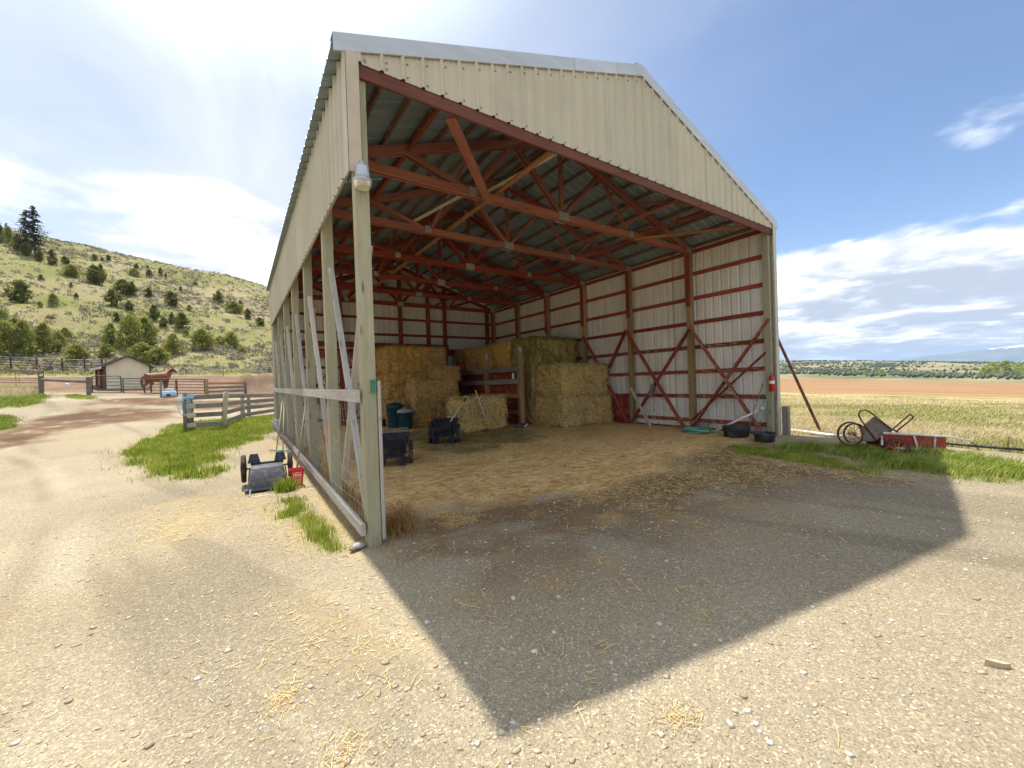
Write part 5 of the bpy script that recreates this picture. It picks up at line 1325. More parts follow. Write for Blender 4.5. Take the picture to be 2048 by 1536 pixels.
def build_board_fence():
    P = lambda x, y: ground_at(x, y)
    a, b, c, d, e = P(374, 863), P(445, 858), P(486, 838), P(498, 832), P(552, 826)
    f = empty('board_fence', a, label='grey weathered four board fence in the grass left of the barn', cat='fence')
    H0 = 76 * mpx(a)
    def post(q, h, lean=(0, 0), m='grey', w=0.17):
        n = 10; p0 = q - a + Vector((0, 0, -0.25)); p1 = q - a + Vector((lean[0], lean[1], h))
        o = empty  # round posts
        MB().tube([(0, 0, 0), (p1 - p0) * 0.5, p1 - p0], [w * 0.54, w * 0.5, w * 0.47], n).build('post', MT[m], f, True, loc=p0)
    post(a, H0, (0, 0), 'grey', 0.20); post(b, 74 * mpx(b), (0.16, -0.1), 'post', 0.18); post(c, 52 * mpx(c), (0, 0), 'post', 0.18); post(d, 44 * mpx(d), (0, 0), 'grey', 0.16); post(e, 40 * mpx(e), (0, 0), 'grey', 0.16)
    off = Vector((0.0, -0.12, 0))
    for s, t, hs, ht in ((a, b, H0, 74 * mpx(b)), (b, c, 74 * mpx(b), 52 * mpx(c)), (c, e, 52 * mpx(c), 40 * mpx(e))):
        for k, fr in enumerate((0.89, 0.66, 0.42, 0.16)):
            beam('board', s - a + off + Vector((0, 0, hs * fr)) + (Vector((0.12, 0, 0)) if s is a else Vector()), t - a + off * 1.0 + Vector((0, 0, ht * fr)), 0.03, 0.165, MT['grey'], f)
    # end batten with pale board ends
    q = a + (b - a) * 0.16
    beam('batten', q - a + Vector((0, -0.16, 0.05)), q - a + Vector((0, -0.16, H0 * 0.97)), 0.10, 0.03, MT['rust'], f, (0, 1, 0))
    for fr in (0.66, 0.42, 0.16): beam('board_end', q - a + Vector((-0.14, -0.20, H0 * fr - 0.01)), q - a + Vector((0.12, -0.19, H0 * fr + 0.03)), 0.025, 0.17, MT['pale'], f)
    # blue rope wound on the end post
    r = MB(); rr = random.Random(2)
    for k in range(5):
        z = H0 * (0.95 - 0.05 * k)
        r.tube([(a.x + (0.125 + 0.02 * rr.random()) * math.cos(t), a.y + (0.125 + 0.02 * rr.random()) * math.sin(t), a.z + z + 0.05 * math.sin(t + k)) for t in np.linspace(0, 2 * math.pi, 14, endpoint=False)], 0.009, 5, True)
    for k in range(3): r.tube([(a.x - 0.05 + 0.09 * k + 0.16 * math.cos(t) * (1 - 0.2 * k), a.y - 0.17, a.z + H0 * 0.66 + 0.32 * math.sin(t)) for t in np.linspace(0, 2 * math.pi, 18, endpoint=False)], 0.011, 5, True)
    r.build('blue_rope', MT['bluerope'], None, True, label='pale blue rope looped over the end post of the board fence', cat='rope')
    sign = MB().box((a.x + 0.16, a.y - 0.2, a.z + H0 * 0.93), (0.2, 0.03, 0.15), Matrix.Rotation(0.5, 3, 'Y'))
    sign.build('blue_board', MT['bluerope'], None, label='scrap of pale blue board tied at the top of the fence end post', cat='board')
build_board_fence()
def build_shed():
    g = ground_at(258, 778); s = mpx(g); w = 92 * s * cosw(g); h = 45 * s; rise = 19 * s; dp = 3.2
    ry = Vector((g.x - CAM_POS.x, g.y - CAM_POS.y, 0)).normalized(); ex = Vector((ry.y, -ry.x, 0)) * math.cos(0.2) + ry * math.sin(0.2)
    o = empty('small_shed', (g.x, g.y, g.z - 0.1), math.atan2(ex.y, ex.x), label='small tan shed with brown metal roof in the corral', cat='shed')
    ww = w / 2; hh = h + 0.1
    # walls: front gable (towards the yard), right, back; the left side is open
    def wall(name, pts, m):   # thick panel along y
        b = MB(); b.loft([[Vector(p) for p in pts], [Vector(p) + Vector((0, 0.06, 0)) for p in pts]], True); me = b.mesh(name, m); fix_normals(me); return mobj(name, me, o)
    gable = [(-ww, 0, 0), (ww, 0, 0), (ww, 0, hh), (0, 0, hh + rise), (-ww, 0, hh)]
    wall('front_wall', gable, MT['shedwall'])
    wall('back_wall', [(p[0], dp, p[2]) for p in gable], MT['shedwall'])
    MB().box((ww - 0.03, dp / 2 + 0.03, hh / 2), (0.06, dp - 0.09, hh)).build('side_wall', MT['shedwall'], o)
    for y in (0.08, dp * 0.5, dp - 0.02): MB().box((-ww + 0.06, y + 0.06, hh / 2), (0.12, 0.12, hh)).build('door_post', MT['red'], o)
    MB().box((-ww + 0.3, dp * 0.7, hh * 0.45), (0.05, dp * 0.5, hh * 0.9)).build('inner_wall', MT['redboard'], o)
    for k in range(10): MB().box((-ww + (k + 0.5) * w / 10, -0.006, hh / 2), (0.03, 0.012, hh)).build('siding_batten', MT['shedwall'], o)
    for sgn in (-1, 1):
        ov = 0.25; b = MB()
        p = [Vector((sgn * (ww + ov), -0.3, hh - rise * ov / ww)), Vector((0, -0.3, hh + rise + 0.02)), Vector((0, dp + 0.3, hh + rise + 0.02)), Vector((sgn * (ww + ov), dp + 0.3, hh - rise * ov / ww))]
        b.loft([p, [v + Vector((0, 0, 0.07)) for v in p]], True); me = b.mesh('roof', MT['shedroof']); fix_normals(me); rf = mobj('roof', me, o)
        for k in range(9):
            y = -0.25 + k * (dp + 0.5) / 8
            MB().bar((sgn * (ww + ov), y, hh - rise * ov / ww + 0.085), (0, y, hh + rise + 0.105), 0.04, 0.03).build('roof_rib', MT['shedroof'], rf)
    MB().bar((-ww - 0.25, -0.33, hh - rise * 0.25 / ww + 0.03), (-ww - 0.25, dp + 0.3, hh - rise * 0.25 / ww + 0.03), 0.03, 0.16).build('eave_trim', MT['whitepaint'], o)
    for x in (-ww, ww): MB().box((x, -0.012, hh / 2), (0.10, 0.05, hh)).build('corner_board', MT['shedroof'], o)
build_shed()
def skin_body(name, verts, edges, radii, mat, parent=None, root=0, sub=2, fat=1.0, **k):
    me = bpy.data.meshes.new(name); me.from_pydata(verts, edges, []); me.update()
    o = mobj(name, me, parent, **k)
    o.modifiers.new('skin', 'SKIN'); 
    if not me.skin_vertices: 
        bm = bmesh.new(); bm.from_mesh(me); bm.verts.layers.skin.verify(); bm.to_mesh(me); bm.free()
    for i, v in enumerate(me.skin_vertices[0].data):
        r = radii[i]; v.radius = tuple(q * fat for q in r) if isinstance(r, tuple) else (r * fat, r * fat); v.use_root = (i == root)
    s = o.modifiers.new('subdivision', 'SUBSURF'); s.levels = sub; s.render_levels = sub
    # evaluate once so that the body is a plain mesh
    dg = bpy.context.evaluated_depsgraph_get(); ev = o.evaluated_get(dg); m2 = bpy.data.meshes.new_from_object(ev)
    o.modifiers.clear(); o.data = m2; m2.materials.clear(); m2.materials.append(mat)
    for p in m2.polygons: p.use_smooth = True
    return o
def build_horse():
    t = NT('chestnut_horse_coat', 0.55, 0.3)
    n = t.noise(t.coord(), 4, 5, 0.6); t.color(t.ramp(n, [(0.3, (0.17, 0.062, 0.022)), (0.7, (0.27, 0.105, 0.038))])); coat = t.m
    dark = plain('horse_mane_hair', (0.17, 0.06, 0.03), 0.7, 0.3, 20); white = plain('horse_white_blaze', (0.75, 0.72, 0.68), 0.6, 0.1, 8); hoof = plain('horse_hoof', (0.10, 0.08, 0.06), 0.6, 0.2, 10)
    g = ground_at(318, 790); ry = Vector((g.x - CAM_POS.x, g.y - CAM_POS.y, 0)).normalized(); g = g + ry * 2.2; g.z = Hs(g.x, g.y)
    ang = math.atan2(-ry.x, ry.y) + 0.70
    o = empty('horse', (g.x, g.y, g.z), ang, label='chestnut horse with white blaze standing behind the long corral gate', cat='horse')
    V = []; E = []; R = []
    def v(p, r, link_=None):
        V.append(p); R.append(r); i = len(V) - 1
        if link_ is not None: E.append((link_, i))
        return i
    pel = v((-0.62, 0, 1.22), (0.28, 0.30)); bel = v((-0.25, 0, 1.16), (0.27, 0.31), pel); mid = v((0.10, 0, 1.15), (0.27, 0.32), bel); che = v((0.45, 0, 1.18), (0.25, 0.33), mid)
    rump = v((-0.88, 0, 1.18), (0.20, 0.22), pel)
    nk0 = v((0.68, 0, 1.36), (0.15, 0.24), che); nk1 = v((0.86, 0, 1.56), (0.11, 0.17), nk0); nk2 = v((0.98, 0, 1.74), (0.095, 0.13), nk1)
    poll = v((1.05, 0, 1.82), (0.09, 0.11), nk2); face = v((1.20, -0.01, 1.72), (0.085, 0.105), poll); nose = v((1.37, -0.02, 1.58), (0.062, 0.072), face); lip = v((1.45, -0.02, 1.52), (0.05, 0.055), nose)
    for sy in (-1, 1):
        a = v((0.52, 0.13 * sy, 0.98), (0.10, 0.13), che); b = v((0.53, 0.13 * sy, 0.72), 0.075, a); c = v((0.53 + 0.05 * sy, 0.13 * sy, 0.46), 0.055, b); d = v((0.52 + 0.06 * sy, 0.13 * sy, 0.16), 0.038, c); e = v((0.55 + 0.06 * sy, 0.13 * sy, 0.05), 0.05, d)
        a = v((-0.70, 0.14 * sy, 0.98), (0.13, 0.19), pel); b = v((-0.60 - 0.08 * sy, 0.14 * sy, 0.78), (0.09, 0.12), a); c = v((-0.80 - 0.12 * sy, 0.14 * sy, 0.52), (0.055, 0.06), b); d = v((-0.79 - 0.12 * sy, 0.14 * sy, 0.18), 0.040, c); e = v((-0.75 - 0.12 * sy, 0.14 * sy, 0.05), 0.052, d)
    skin_body('body', V, E, R, coat, o, 0, fat=1.22); o.scale = (0.96,) * 3
    MB().tube([(-1.04, 0, 1.28), (-1.14, 0, 1.12), (-1.17, 0, 0.85), (-1.15, 0, 0.55), (-1.13, 0, 0.40)], [0.05, 0.07, 0.085, 0.06, 0.015], 9).build('tail', dark, o, True)
    mn = MB()
    for k in range(12):
        f = k / 11; p = Vector((0.52 + 0.50 * f, 0.0, 1.52 + 0.38 * f)); mn.tube([p, p + Vector((-0.03, -0.10, -0.06)), p + Vector((-0.02, -0.13, -0.22))], [0.04, 0.035, 0.008], 5)
    mn.build('mane', dark, o, True)
    for sy in (-1, 1): MB().lathe([(0.001, 0.15), (0.03, 0.08), (0.035, 0.03), (0.02, 0.0)], 7, (1.02, 0.06 * sy, 1.90)).build('ear', coat, o, True)
    for sy in (-1, 1): MB().lathe([(0.001, -0.02), (0.018, -0.01), (0.022, 0.0), (0.018, 0.012), (0.001, 0.02)], 8, (1.17, 0.075 * sy - 0.01, 1.77)).build('eye', hoof, o, True)
    MB().tube([(1.14, -0.02, 1.845), (1.22, -0.045, 1.79), (1.34, -0.055, 1.66), (1.45, -0.04, 1.555)], [0.02, 0.062, 0.052, 0.03], 8).build('blaze', white, o, True)
build_horse()
def build_waterer():
    g = ground_at(339, 794); s = mpx(g)
    ry = Vector((g.x - CAM_POS.x, g.y - CAM_POS.y, 0)).normalized()
    o = empty('stock_waterer', (g.x, g.y, g.z), math.atan2(-ry.x, ry.y), label='pale blue plastic stock tank block beneath the corral gate', cat='water tank')
    b = MB(); W_, h = 30 * s * cosw(g), 17 * s
    b.rbox((W_, 0.7, h * 0.72), (0, 0.2, 0), 0.08, 0.94); b.build('tank', MT['waterer'], o, True)
    MB().rbox((W_ * 0.6, 0.5, h * 0.30), (0, 0.2, h * 0.70), 0.06, 0.9).build('lid', MT['waterer'], o, True)
    MB().box((-0.05, -0.155, h * 0.22), (W_ * 0.24, 0.03, h * 0.28)).build('drain_opening', MT['pipe_dark'], o)
    for x, m in ((-W_ * 0.55, 'steel'), (W_ * 0.5, 'pipe_red')): beam('gate_post', (x, 0.45, -0.2), (x, 0.45, 34 * s), 0.12, 0.12, MT[m], o, (0, 1, 0))
build_waterer()
def build_cat():
    t = NT('grey_tabby_fur', 0.8, 0.2); n = t.noise(t.coord((60, 8, 10)), 1, 3, 0.6); t.color(t.ramp(n, [(0.4, (0.03, 0.03, 0.032)), (0.6, (0.11, 0.10, 0.10))])); fur = t.m
    o = empty('cat', (6.02, 5.78, FLOOR - 0.01), -0.55, label='grey and white cat crouching at the foot of the partition post', cat='cat')
    V = [(-0.10, 0, 0.075), (-0.02, 0, 0.085), (0.06, 0, 0.085), (0.11, 0, 0.10), (0.155, -0.02, 0.125), (0.185, -0.03, 0.12), (0.08, -0.05, 0.04), (0.12, -0.06, 0.015), (0.16, -0.06, 0.012), (0.08, 0.05, 0.04), (0.12, 0.055, 0.015), (0.16, 0.05, 0.012), (-0.09, -0.07, 0.04), (-0.03, -0.085, 0.015), (-0.09, 0.07, 0.04), (-0.03, 0.085, 0.015)]
    E = [(0, 1), (1, 2), (2, 3), (3, 4), (4, 5), (2, 6), (6, 7), (7, 8), (2, 9), (9, 10), (10, 11), (0, 12), (12, 13), (0, 14), (14, 15)]
    R = [0.065, 0.07, 0.062, 0.045, 0.05, 0.03, 0.025, 0.017, 0.014, 0.025, 0.017, 0.014, 0.04, 0.018, 0.04, 0.018]
    skin_body('body', V, E, R, fur, o, 1, fat=1.15)
    for sy in (-1, 1): MB().lathe([(0.001, 0.04), (0.014, 0.012), (0.017, 0.0)], 6, (0.145, -0.02 + 0.026 * sy, 0.162)).build('ear', fur, o, True)
    MB().tube([(-0.15, 0.0, 0.06), (-0.20, -0.04, 0.03), (-0.19, -0.10, 0.02), (-0.13, -0.14, 0.02)], [0.016, 0.015, 0.014, 0.010], 7).build('tail', fur, o, True)
    MB().lathe([(0.001, -0.025), (0.024, -0.014), (0.030, 0.0), (0.024, 0.016), (0.001, 0.025)], 10, (0.190, -0.032, 0.110)).build('muzzle', MT['white'], o, True)
    MB().lathe([(0.001, -0.045), (0.03, -0.02), (0.034, 0.0), (0.026, 0.03), (0.001, 0.045)], 10, (0.135, -0.02, 0.065)).build('bib', MT['white'], o, True)
build_cat()
def build_stones():
    g = ground_at(718, 1096)
    for k, (dx, dy, s, m, lab) in enumerate(((0.0, 0.0, 0.055, 'stonewhite', 'smooth pale stone lying at the foot of the front left post'), (-0.06, -0.03, 0.04, 'grey', 'small dark stone beside the pale one at the post foot'))):
        me = MB().lathe([(0.001, -s * 0.55), (s * 0.7, -s * 0.4), (s, 0), (s * 0.85, s * 0.35), (s * 0.4, s * 0.6), (0.001, s * 0.65)], 14).mesh('stone', MT[m], True)
        o = mobj('stone', me, None, (g.x + dx, g.y + dy, g.z + s * 0.45), (0.2, 0.1, 0.5), label=lab, cat='stone'); o.scale = (1.35, 0.9, 0.85)
    # a long flat rock at the far right
    g = ground_at(1994, 1336); rr = random.Random(5)
    b = MB(); L_, Wd = 0.055, 0.016
    ring = [(-L_, 0), (-L_ * 0.5, -Wd * 0.6), (L_ * 0.3, -Wd), (L_, -Wd * 0.3), (L_ * 0.9, Wd * 0.4), (0, Wd), (-L_ * 0.7, Wd * 0.6)]
    b.loft([[Vector((x, y, -0.01)) for x, y in ring], [Vector((x * 0.97, y * 0.9, 0.022 + 0.006 * rr.random())) for x, y in ring]], True)
    me = b.mesh('wood_chip', MT['handle']); fix_normals(me)
    mobj('wood_chip', me, None, (g.x, g.y, g.z + 0.012), (0.06, 0.1, -0.85), label='flat splinter of pale wood on the gravel at the right edge', cat='wood chip')
build_stones()
# ---------------------------------------------------------------- trees, brush, grass, loose straw, stones
def leaf_mat(name, c1, c2, c3, trans=0.35, patch=3.0):
    t = NT(name, 0.75, 0.2); g = t.n('ShaderNodeNewGeometry')
    nz = t.noise(t.coord(kind='Object'), patch, 4, 0.65)
    f = t.math('ADD', t.math('MULTIPLY', g.outputs['Random Per Island'], 0.55), t.math('MULTIPLY', t.ramp(nz, [(0.32, 0.0), (0.68, 1.0)]), 0.45))
    t.color(t.ramp(f, [(0.08, c1), (0.5, c2), (0.92, c3)]))
    if trans:
        tr = t.n('ShaderNodeBsdfTranslucent'); t.l(t.b.inputs['Base Color'].links[0].from_socket, tr.inputs['Color'])
        mx = t.n('ShaderNodeMixShader'); mx.inputs[0].default_value = trans; t.l(t.b.outputs[0], mx.inputs[1]); t.l(tr.outputs[0], mx.inputs[2])
        out = next(n for n in t.nt.nodes if n.type == 'OUTPUT_MATERIAL'); t.l(mx.outputs[0], out.inputs['Surface'])
    return t.m
MT['juniper'] = leaf_mat('juniper_foliage', (0.065, 0.078, 0.018), (0.145, 0.16, 0.036), (0.27, 0.275, 0.07))
MT['juniper_bright'] = leaf_mat('bright_juniper_foliage', (0.13, 0.15, 0.03), (0.27, 0.285, 0.065), (0.42, 0.42, 0.13))
MT['fir'] = leaf_mat('fir_foliage', (0.016, 0.024, 0.012), (0.034, 0.045, 0.020), (0.060, 0.070, 0.030))
MT['palegreen'] = leaf_mat('pale_green_foliage', (0.24, 0.30, 0.04), (0.38, 0.44, 0.07), (0.50, 0.55, 0.12))
MT['bark'] = plain('juniper_bark', (0.09, 0.065, 0.05), 0.9, 0.3, 12)
MT['sage'] = leaf_mat('sagebrush_foliage', (0.12, 0.112, 0.075), (0.22, 0.20, 0.14), (0.36, 0.33, 0.245))
MT['farwood'] = leaf_mat('far_woodland_foliage', (0.05, 0.065, 0.035), (0.085, 0.10, 0.05), (0.13, 0.14, 0.07), 0.0)
MT['grass'] = leaf_mat('green_grass_blades', (0.12, 0.185, 0.012), (0.27, 0.345, 0.030), (0.58, 0.56, 0.17))
MT['lush'] = leaf_mat('lush_grass_blades', (0.09, 0.155, 0.012), (0.23, 0.31, 0.030), (0.56, 0.54, 0.20))
MT['dry'] = leaf_mat('dry_meadow_grass', (0.40, 0.32, 0.16), (0.58, 0.49, 0.28), (0.70, 0.63, 0.42))
MT['drygreen'] = leaf_mat('green_meadow_grass', (0.20, 0.23, 0.05), (0.34, 0.35, 0.10), (0.52, 0.48, 0.22))
MT['weed'] = leaf_mat('dead_weed_stems', (0.24, 0.12, 0.04), (0.42, 0.25, 0.09), (0.58, 0.40, 0.18))
MT['stones'] = leaf_mat('gravel_stones', (0.30, 0.245, 0.165), (0.42, 0.355, 0.26), (0.70, 0.65, 0.56), 0.0)
def rand_quads(C, size, rng, flat=0.0):
    """one randomly turned quad per centre"""
    n = len(C); a = rng.normal(0, 1, (n, 3)); a /= np.linalg.norm(a, axis=1, keepdims=True)
    b = rng.normal(0, 1, (n, 3)); b -= a * (a * b).sum(1, keepdims=True); b /= np.linalg.norm(b, axis=1, keepdims=True)
    s = np.asarray(size).reshape(-1, 1) if np.ndim(size) else size
    a = a * s; b = b * s * 0.55
    V = np.stack([C - a, C - b * 0.9, C + a, C + b], 1).reshape(-1, 3)
    return V, np.arange(4 * n).reshape(-1, 4)
def crown_mesh(name, seed, shape, mat, nclump=95, per=26, leaf=0.042):
    """crown one unit tall and about one wide: clumps of small sprays through its volume"""
    rng = np.random.default_rng(seed); C = []
    tries = 0; cl = []
    while len(cl) < nclump:
        z = rng.uniform(0.03, 0.97); a = rng.uniform(0, 2 * math.pi)
        if shape == 'juniper': R = 0.5 * (math.sin(math.pi * min(1, (z * 0.86 + 0.18))) ** 0.75) * (0.72 + 0.45 * math.sin(a * 3 + seed) * 0.5 + 0.25 * math.sin(a * 5 + z * 9 + seed * 2))
        else: R = 0.5 * (1 - z) ** 0.8 * (0.8 + 0.3 * math.sin(z * 40 + seed))
        r = R * math.sqrt(rng.uniform(0.25, 1.0))
        cl.append((r * math.cos(a), r * math.sin(a), z, 0.10 if shape == 'juniper' else 0.06))
    for x, y, z, s in cl:
        C.append(np.array([x, y, z]) + rng.normal(0, 1, (per, 3)) * s * np.array([0.55, 0.55, 0.5]))
    C = np.concatenate(C); C[:, 2] = np.maximum(C[:, 2], 0.01)
    V, F = rand_quads(C, rng.uniform(0.6, 1.4, len(C)) * leaf, rng)
    return np_mesh(name, V, F, mat)
def conifer_mesh(seed, mat):
    """open fir crown: whorls of drooping branches with needle sprays"""
    rng = np.random.default_rng(seed); C = []; S = []
    for k in range(26):
        z = 0.10 + 0.88 * k / 25; n = 7 if z < 0.8 else 5
        for j in range(n):
            if rng.random() < 0.30: continue
            a = rng.uniform(0, 2 * math.pi); L = 0.34 * (1 - z) ** 0.72 * rng.uniform(0.6, 1.15) + 0.012
            for t in np.linspace(0.15, 1, 9):
                p = np.array([math.cos(a) * L * t, math.sin(a) * L * t, z + 0.03 * t - 0.10 * L * t * t * 3])
                m = 2
                C.append(p + rng.normal(0, 1, (m, 3)) * np.array([0.012, 0.012, 0.006])); S.append(np.full(m, 0.020 * (1.15 - 0.5 * t)))
    C = np.concatenate(C); S = np.concatenate(S)
    V, F = rand_quads(C, S, rng); return np_mesh('fir_crown', V, F, mat)
def trunk_mesh(seed, hgt=1.0, r=0.035):
    rr = random.Random(seed); b = MB()
    b.tube([(0, 0, -0.08), (0.01, 0, 0.2), (-0.01, 0.01, 0.5), (0.0, 0, 0.92 * hgt)], [r, r * 0.8, r * 0.5, r * 0.1], 7)
    for k in range(6):
        a = rr.uniform(0, 6.28); z = rr.uniform(0.12, 0.6); b.tube([(0, 0, z), (0.16 * math.cos(a), 0.16 * math.sin(a), z + 0.12), (0.3 * math.cos(a), 0.3 * math.sin(a), z + 0.2)], [r * 0.4, r * 0.28, r * 0.08], 5)
    return b.mesh('trunk', MT['bark'], True)
TREES = [  # spot, height, width in picture units
    (35, 500, 30, 30, 'm'), (52, 511, 24, 26, 'm'), (79, 522, 22, 22, 'm'), (104, 530, 28, 24, 'm'), (131, 528, 15, 20, 'u'), (18, 492, 36, 26, 'm'), (0, 486, 34, 30, 'm'),
    (189, 522, 13, 12, 'c'), (217, 521, 11, 12, 'c'), (205, 523, 7, 12, 'c'), (143, 552, 22, 44, 'u'), (189, 568, 34, 50, 'u'), (202, 555, 24, 20, 'u'), (246, 588, 26, 50, 'u'), (265, 590, 24, 24, 'u'),
    (269, 552, 14, 26, 'u'), (273, 537, 10, 11, 'c'), (298, 552, 13, 16, 'u'), (321, 549, 13, 11, 'u'), (331, 555, 9, 6, 'u'), (391, 570, 9, 12, 'u'), (362, 583, 10, 8, 'u'), (295, 536, 6, 7, 'c'),
    (437, 604, 20, 22, 'u'), (481, 618, 16, 12, 'u'), (468, 626, 22, 42, 'u'), (496, 637, 18, 18, 'u'), (455, 612, 8, 8, 'u'), (520, 650, 14, 20, 'u'),
    (41, 607, 42, 62, 'm'), (107, 612, 24, 28, 'm'), (224, 612, 30, 36, 'm'), (258, 622, 18, 26, 'm'), (298, 593, 16, 22, 'm'), (343, 612, 28, 30, 'm'), (379, 622, 12, 16, 'm'), (82, 560, 10, 16, 'm'), (142, 574, 9, 9, 'm'), (153, 596, 10, 12, 'm'),
    (234, 642, 16, 18, 'm'), (262, 647, 22, 30, 'm'), (308, 640, 28, 26, 'm'), (327, 653, 16, 24, 'm'), (364, 656, 28, 36, 'm'), (344, 648, 22, 16, 'm'), (80, 615, 12, 14, 'm'),
    (8, 712, 66, 60, 'n'), (48, 710, 62, 54, 'n'), (88, 705, 54, 46, 'n'), (118, 702, 36, 32, 'n'), (3, 655, 34, 36, 'n'), (131, 681, 24, 26, 'n'), (30, 680, 40, 50, 'n'), (154, 722, 32, 46, 'n'),
    (262, 702, 66, 52, 'n'), (292, 692, 52, 54, 'n'), (222, 697, 46, 36, 'n'), (318, 729, 32, 46, 'n'), (284, 722, 34, 46, 'n'), (213, 714, 24, 36, 'n'),
    (347, 709, 38, 38, 'n'), (405, 701, 40, 44, 'n'), (440, 691, 18, 22, 'n'), (463, 697, 30, 34, 'n'), (484, 706, 12, 16, 'n'), (372, 672, 14, 16, 'm')]
ZONE = {'c': ('tiny dark juniper on the bare crest line of the hill', 'crest'), 'u': ('juniper high on the right slope of the hill', 'upper slope'), 'm': ('juniper bush on the middle sagebrush slope', 'middle slope'), 'n': ('large juniper at the foot of the hill behind the corral', 'foot')}
ORD = 'first second third fourth fifth sixth seventh eighth ninth tenth eleventh twelfth thirteenth fourteenth fifteenth sixteenth seventeenth eighteenth nineteenth twentieth twenty-first twenty-second twenty-third twenty-fourth twenty-fifth twenty-sixth twenty-seventh twenty-eighth twenty-ninth thirtieth'.split()
def tree_label(i):
    z = TREES[i][4]; same = sorted((t[0], j) for j, t in enumerate(TREES) if t[4] == z); k = [j for _, j in same].index(i)
    return f"{ZONE[z][0]}, {ORD[k]} from the left"
def build_trees():
    crowns = [crown_mesh('juniper_crown', 20 + k, 'juniper', MT['juniper']) for k in range(6)]
    bright = [crown_mesh('juniper_crown', 40 + k, 'juniper', MT['juniper_bright'], 120, 24, 0.036) for k in range(4)]
    trunks = [trunk_mesh(30 + k) for k in range(2)]
    rr = random.Random(11)
    for i, (px, py, h, w, zone) in enumerate(TREES):
        g = ground_at(px, py); s = mpx(g); hh, ww = h * s * 1.08, w * s * (1.45 if zone == 'n' else 1.15) * cosw(g)
        o = empty('juniper_tree', (g.x, g.y, Hs(g.x, g.y) - 0.05), rr.uniform(0, 6.28), label=tree_label(i), cat='tree', group='junipers on the hill, ' + ZONE[zone][1])
        c = mobj('crown', bright[i % 4] if zone == 'n' or i % 5 == 0 else crowns[i % 6], o); c.scale = (ww, ww, hh)
        t = mobj('trunk', trunks[i % 2], o); t.scale = (ww * 0.9, ww * 0.9, hh * 0.85)
    g = ground_at(69, 508); s = mpx(g)
    for k, (dx, dy, f, ht) in enumerate(((0, 0, 1.0, 96), (-1.6, 0.8, 0.92, 84))):
        o = empty('fir_tree', (g.x + dx, g.y + dy, Hs(g.x + dx, g.y + dy) - 0.1), 1.3 * k, label=('tall dark fir standing alone on the hill at far left', 'second slimmer fir grown beside the tall one on the hill')[k], cat='tree', group='tall firs on the hill')
        c = mobj('crown', conifer_mesh(50 + k, MT['fir']), o); c.scale = (ht * s * 0.92, ht * s * 0.92, ht * s)
        t = mobj('trunk', trunk_mesh(52 + k, 1.05, 0.016), o); t.scale = (ht * s,) * 3
    g = ground_at(14, 482); s = mpx(g)
    o = empty('fir_tree', (g.x, g.y, g.z - 0.1), 0.4, label='short fir at the left edge of the hill crest', cat='tree', group='tall firs on the hill')
    c = mobj('crown', conifer_mesh(55, MT['fir']), o); c.scale = (34 * s,) * 2 + (36 * s,)
    t = mobj('trunk', trunk_mesh(56, 1.0, 0.016), o); t.scale = (34 * s,) * 3
    # pale poplars by the far stream
    cr = [crown_mesh('poplar_crown', 60 + k, 'juniper', MT['palegreen'], 60, 20, 0.05) for k in range(2)]
    for i, (px, h, w) in enumerate(((1986, 17, 30), (2012, 19, 34), (2038, 14, 30), (1763, 9, 16), (1732, 8, 10), (1967, 10, 18))):
        d = 640.0; r = cam_ray(px, 762); q = CAM_POS + r * (d / 1.2); zz = Hs(q.x, q.y); s = (q - CAM_POS).dot(_fw) / FPX
        o = empty('poplar_tree', (q.x, q.y, zz - 0.5), i * 1.1, label=['pale green tree in the right grove beyond the field, second from left', 'pale green tree in the right grove beyond the field, largest one', 'pale green tree in the right grove beyond the field, rightmost', 'small pale green tree below the far hills, nearer the grove', 'tiny pale green tree below the far hills, nearer the barn', 'pale green bush in the right grove beyond the field, leftmost'][i], cat='tree', group='pale green trees in the valley, ' + ('right grove' if i < 3 or i == 5 else 'centre'))
        c = mobj('crown', cr[i % 2], o); c.scale = (w * s, w * s, h * s * 1.4)
        t = mobj('trunk', trunks[0], o); t.scale = (w * s * 0.6, w * s * 0.6, h * s)
build_trees()
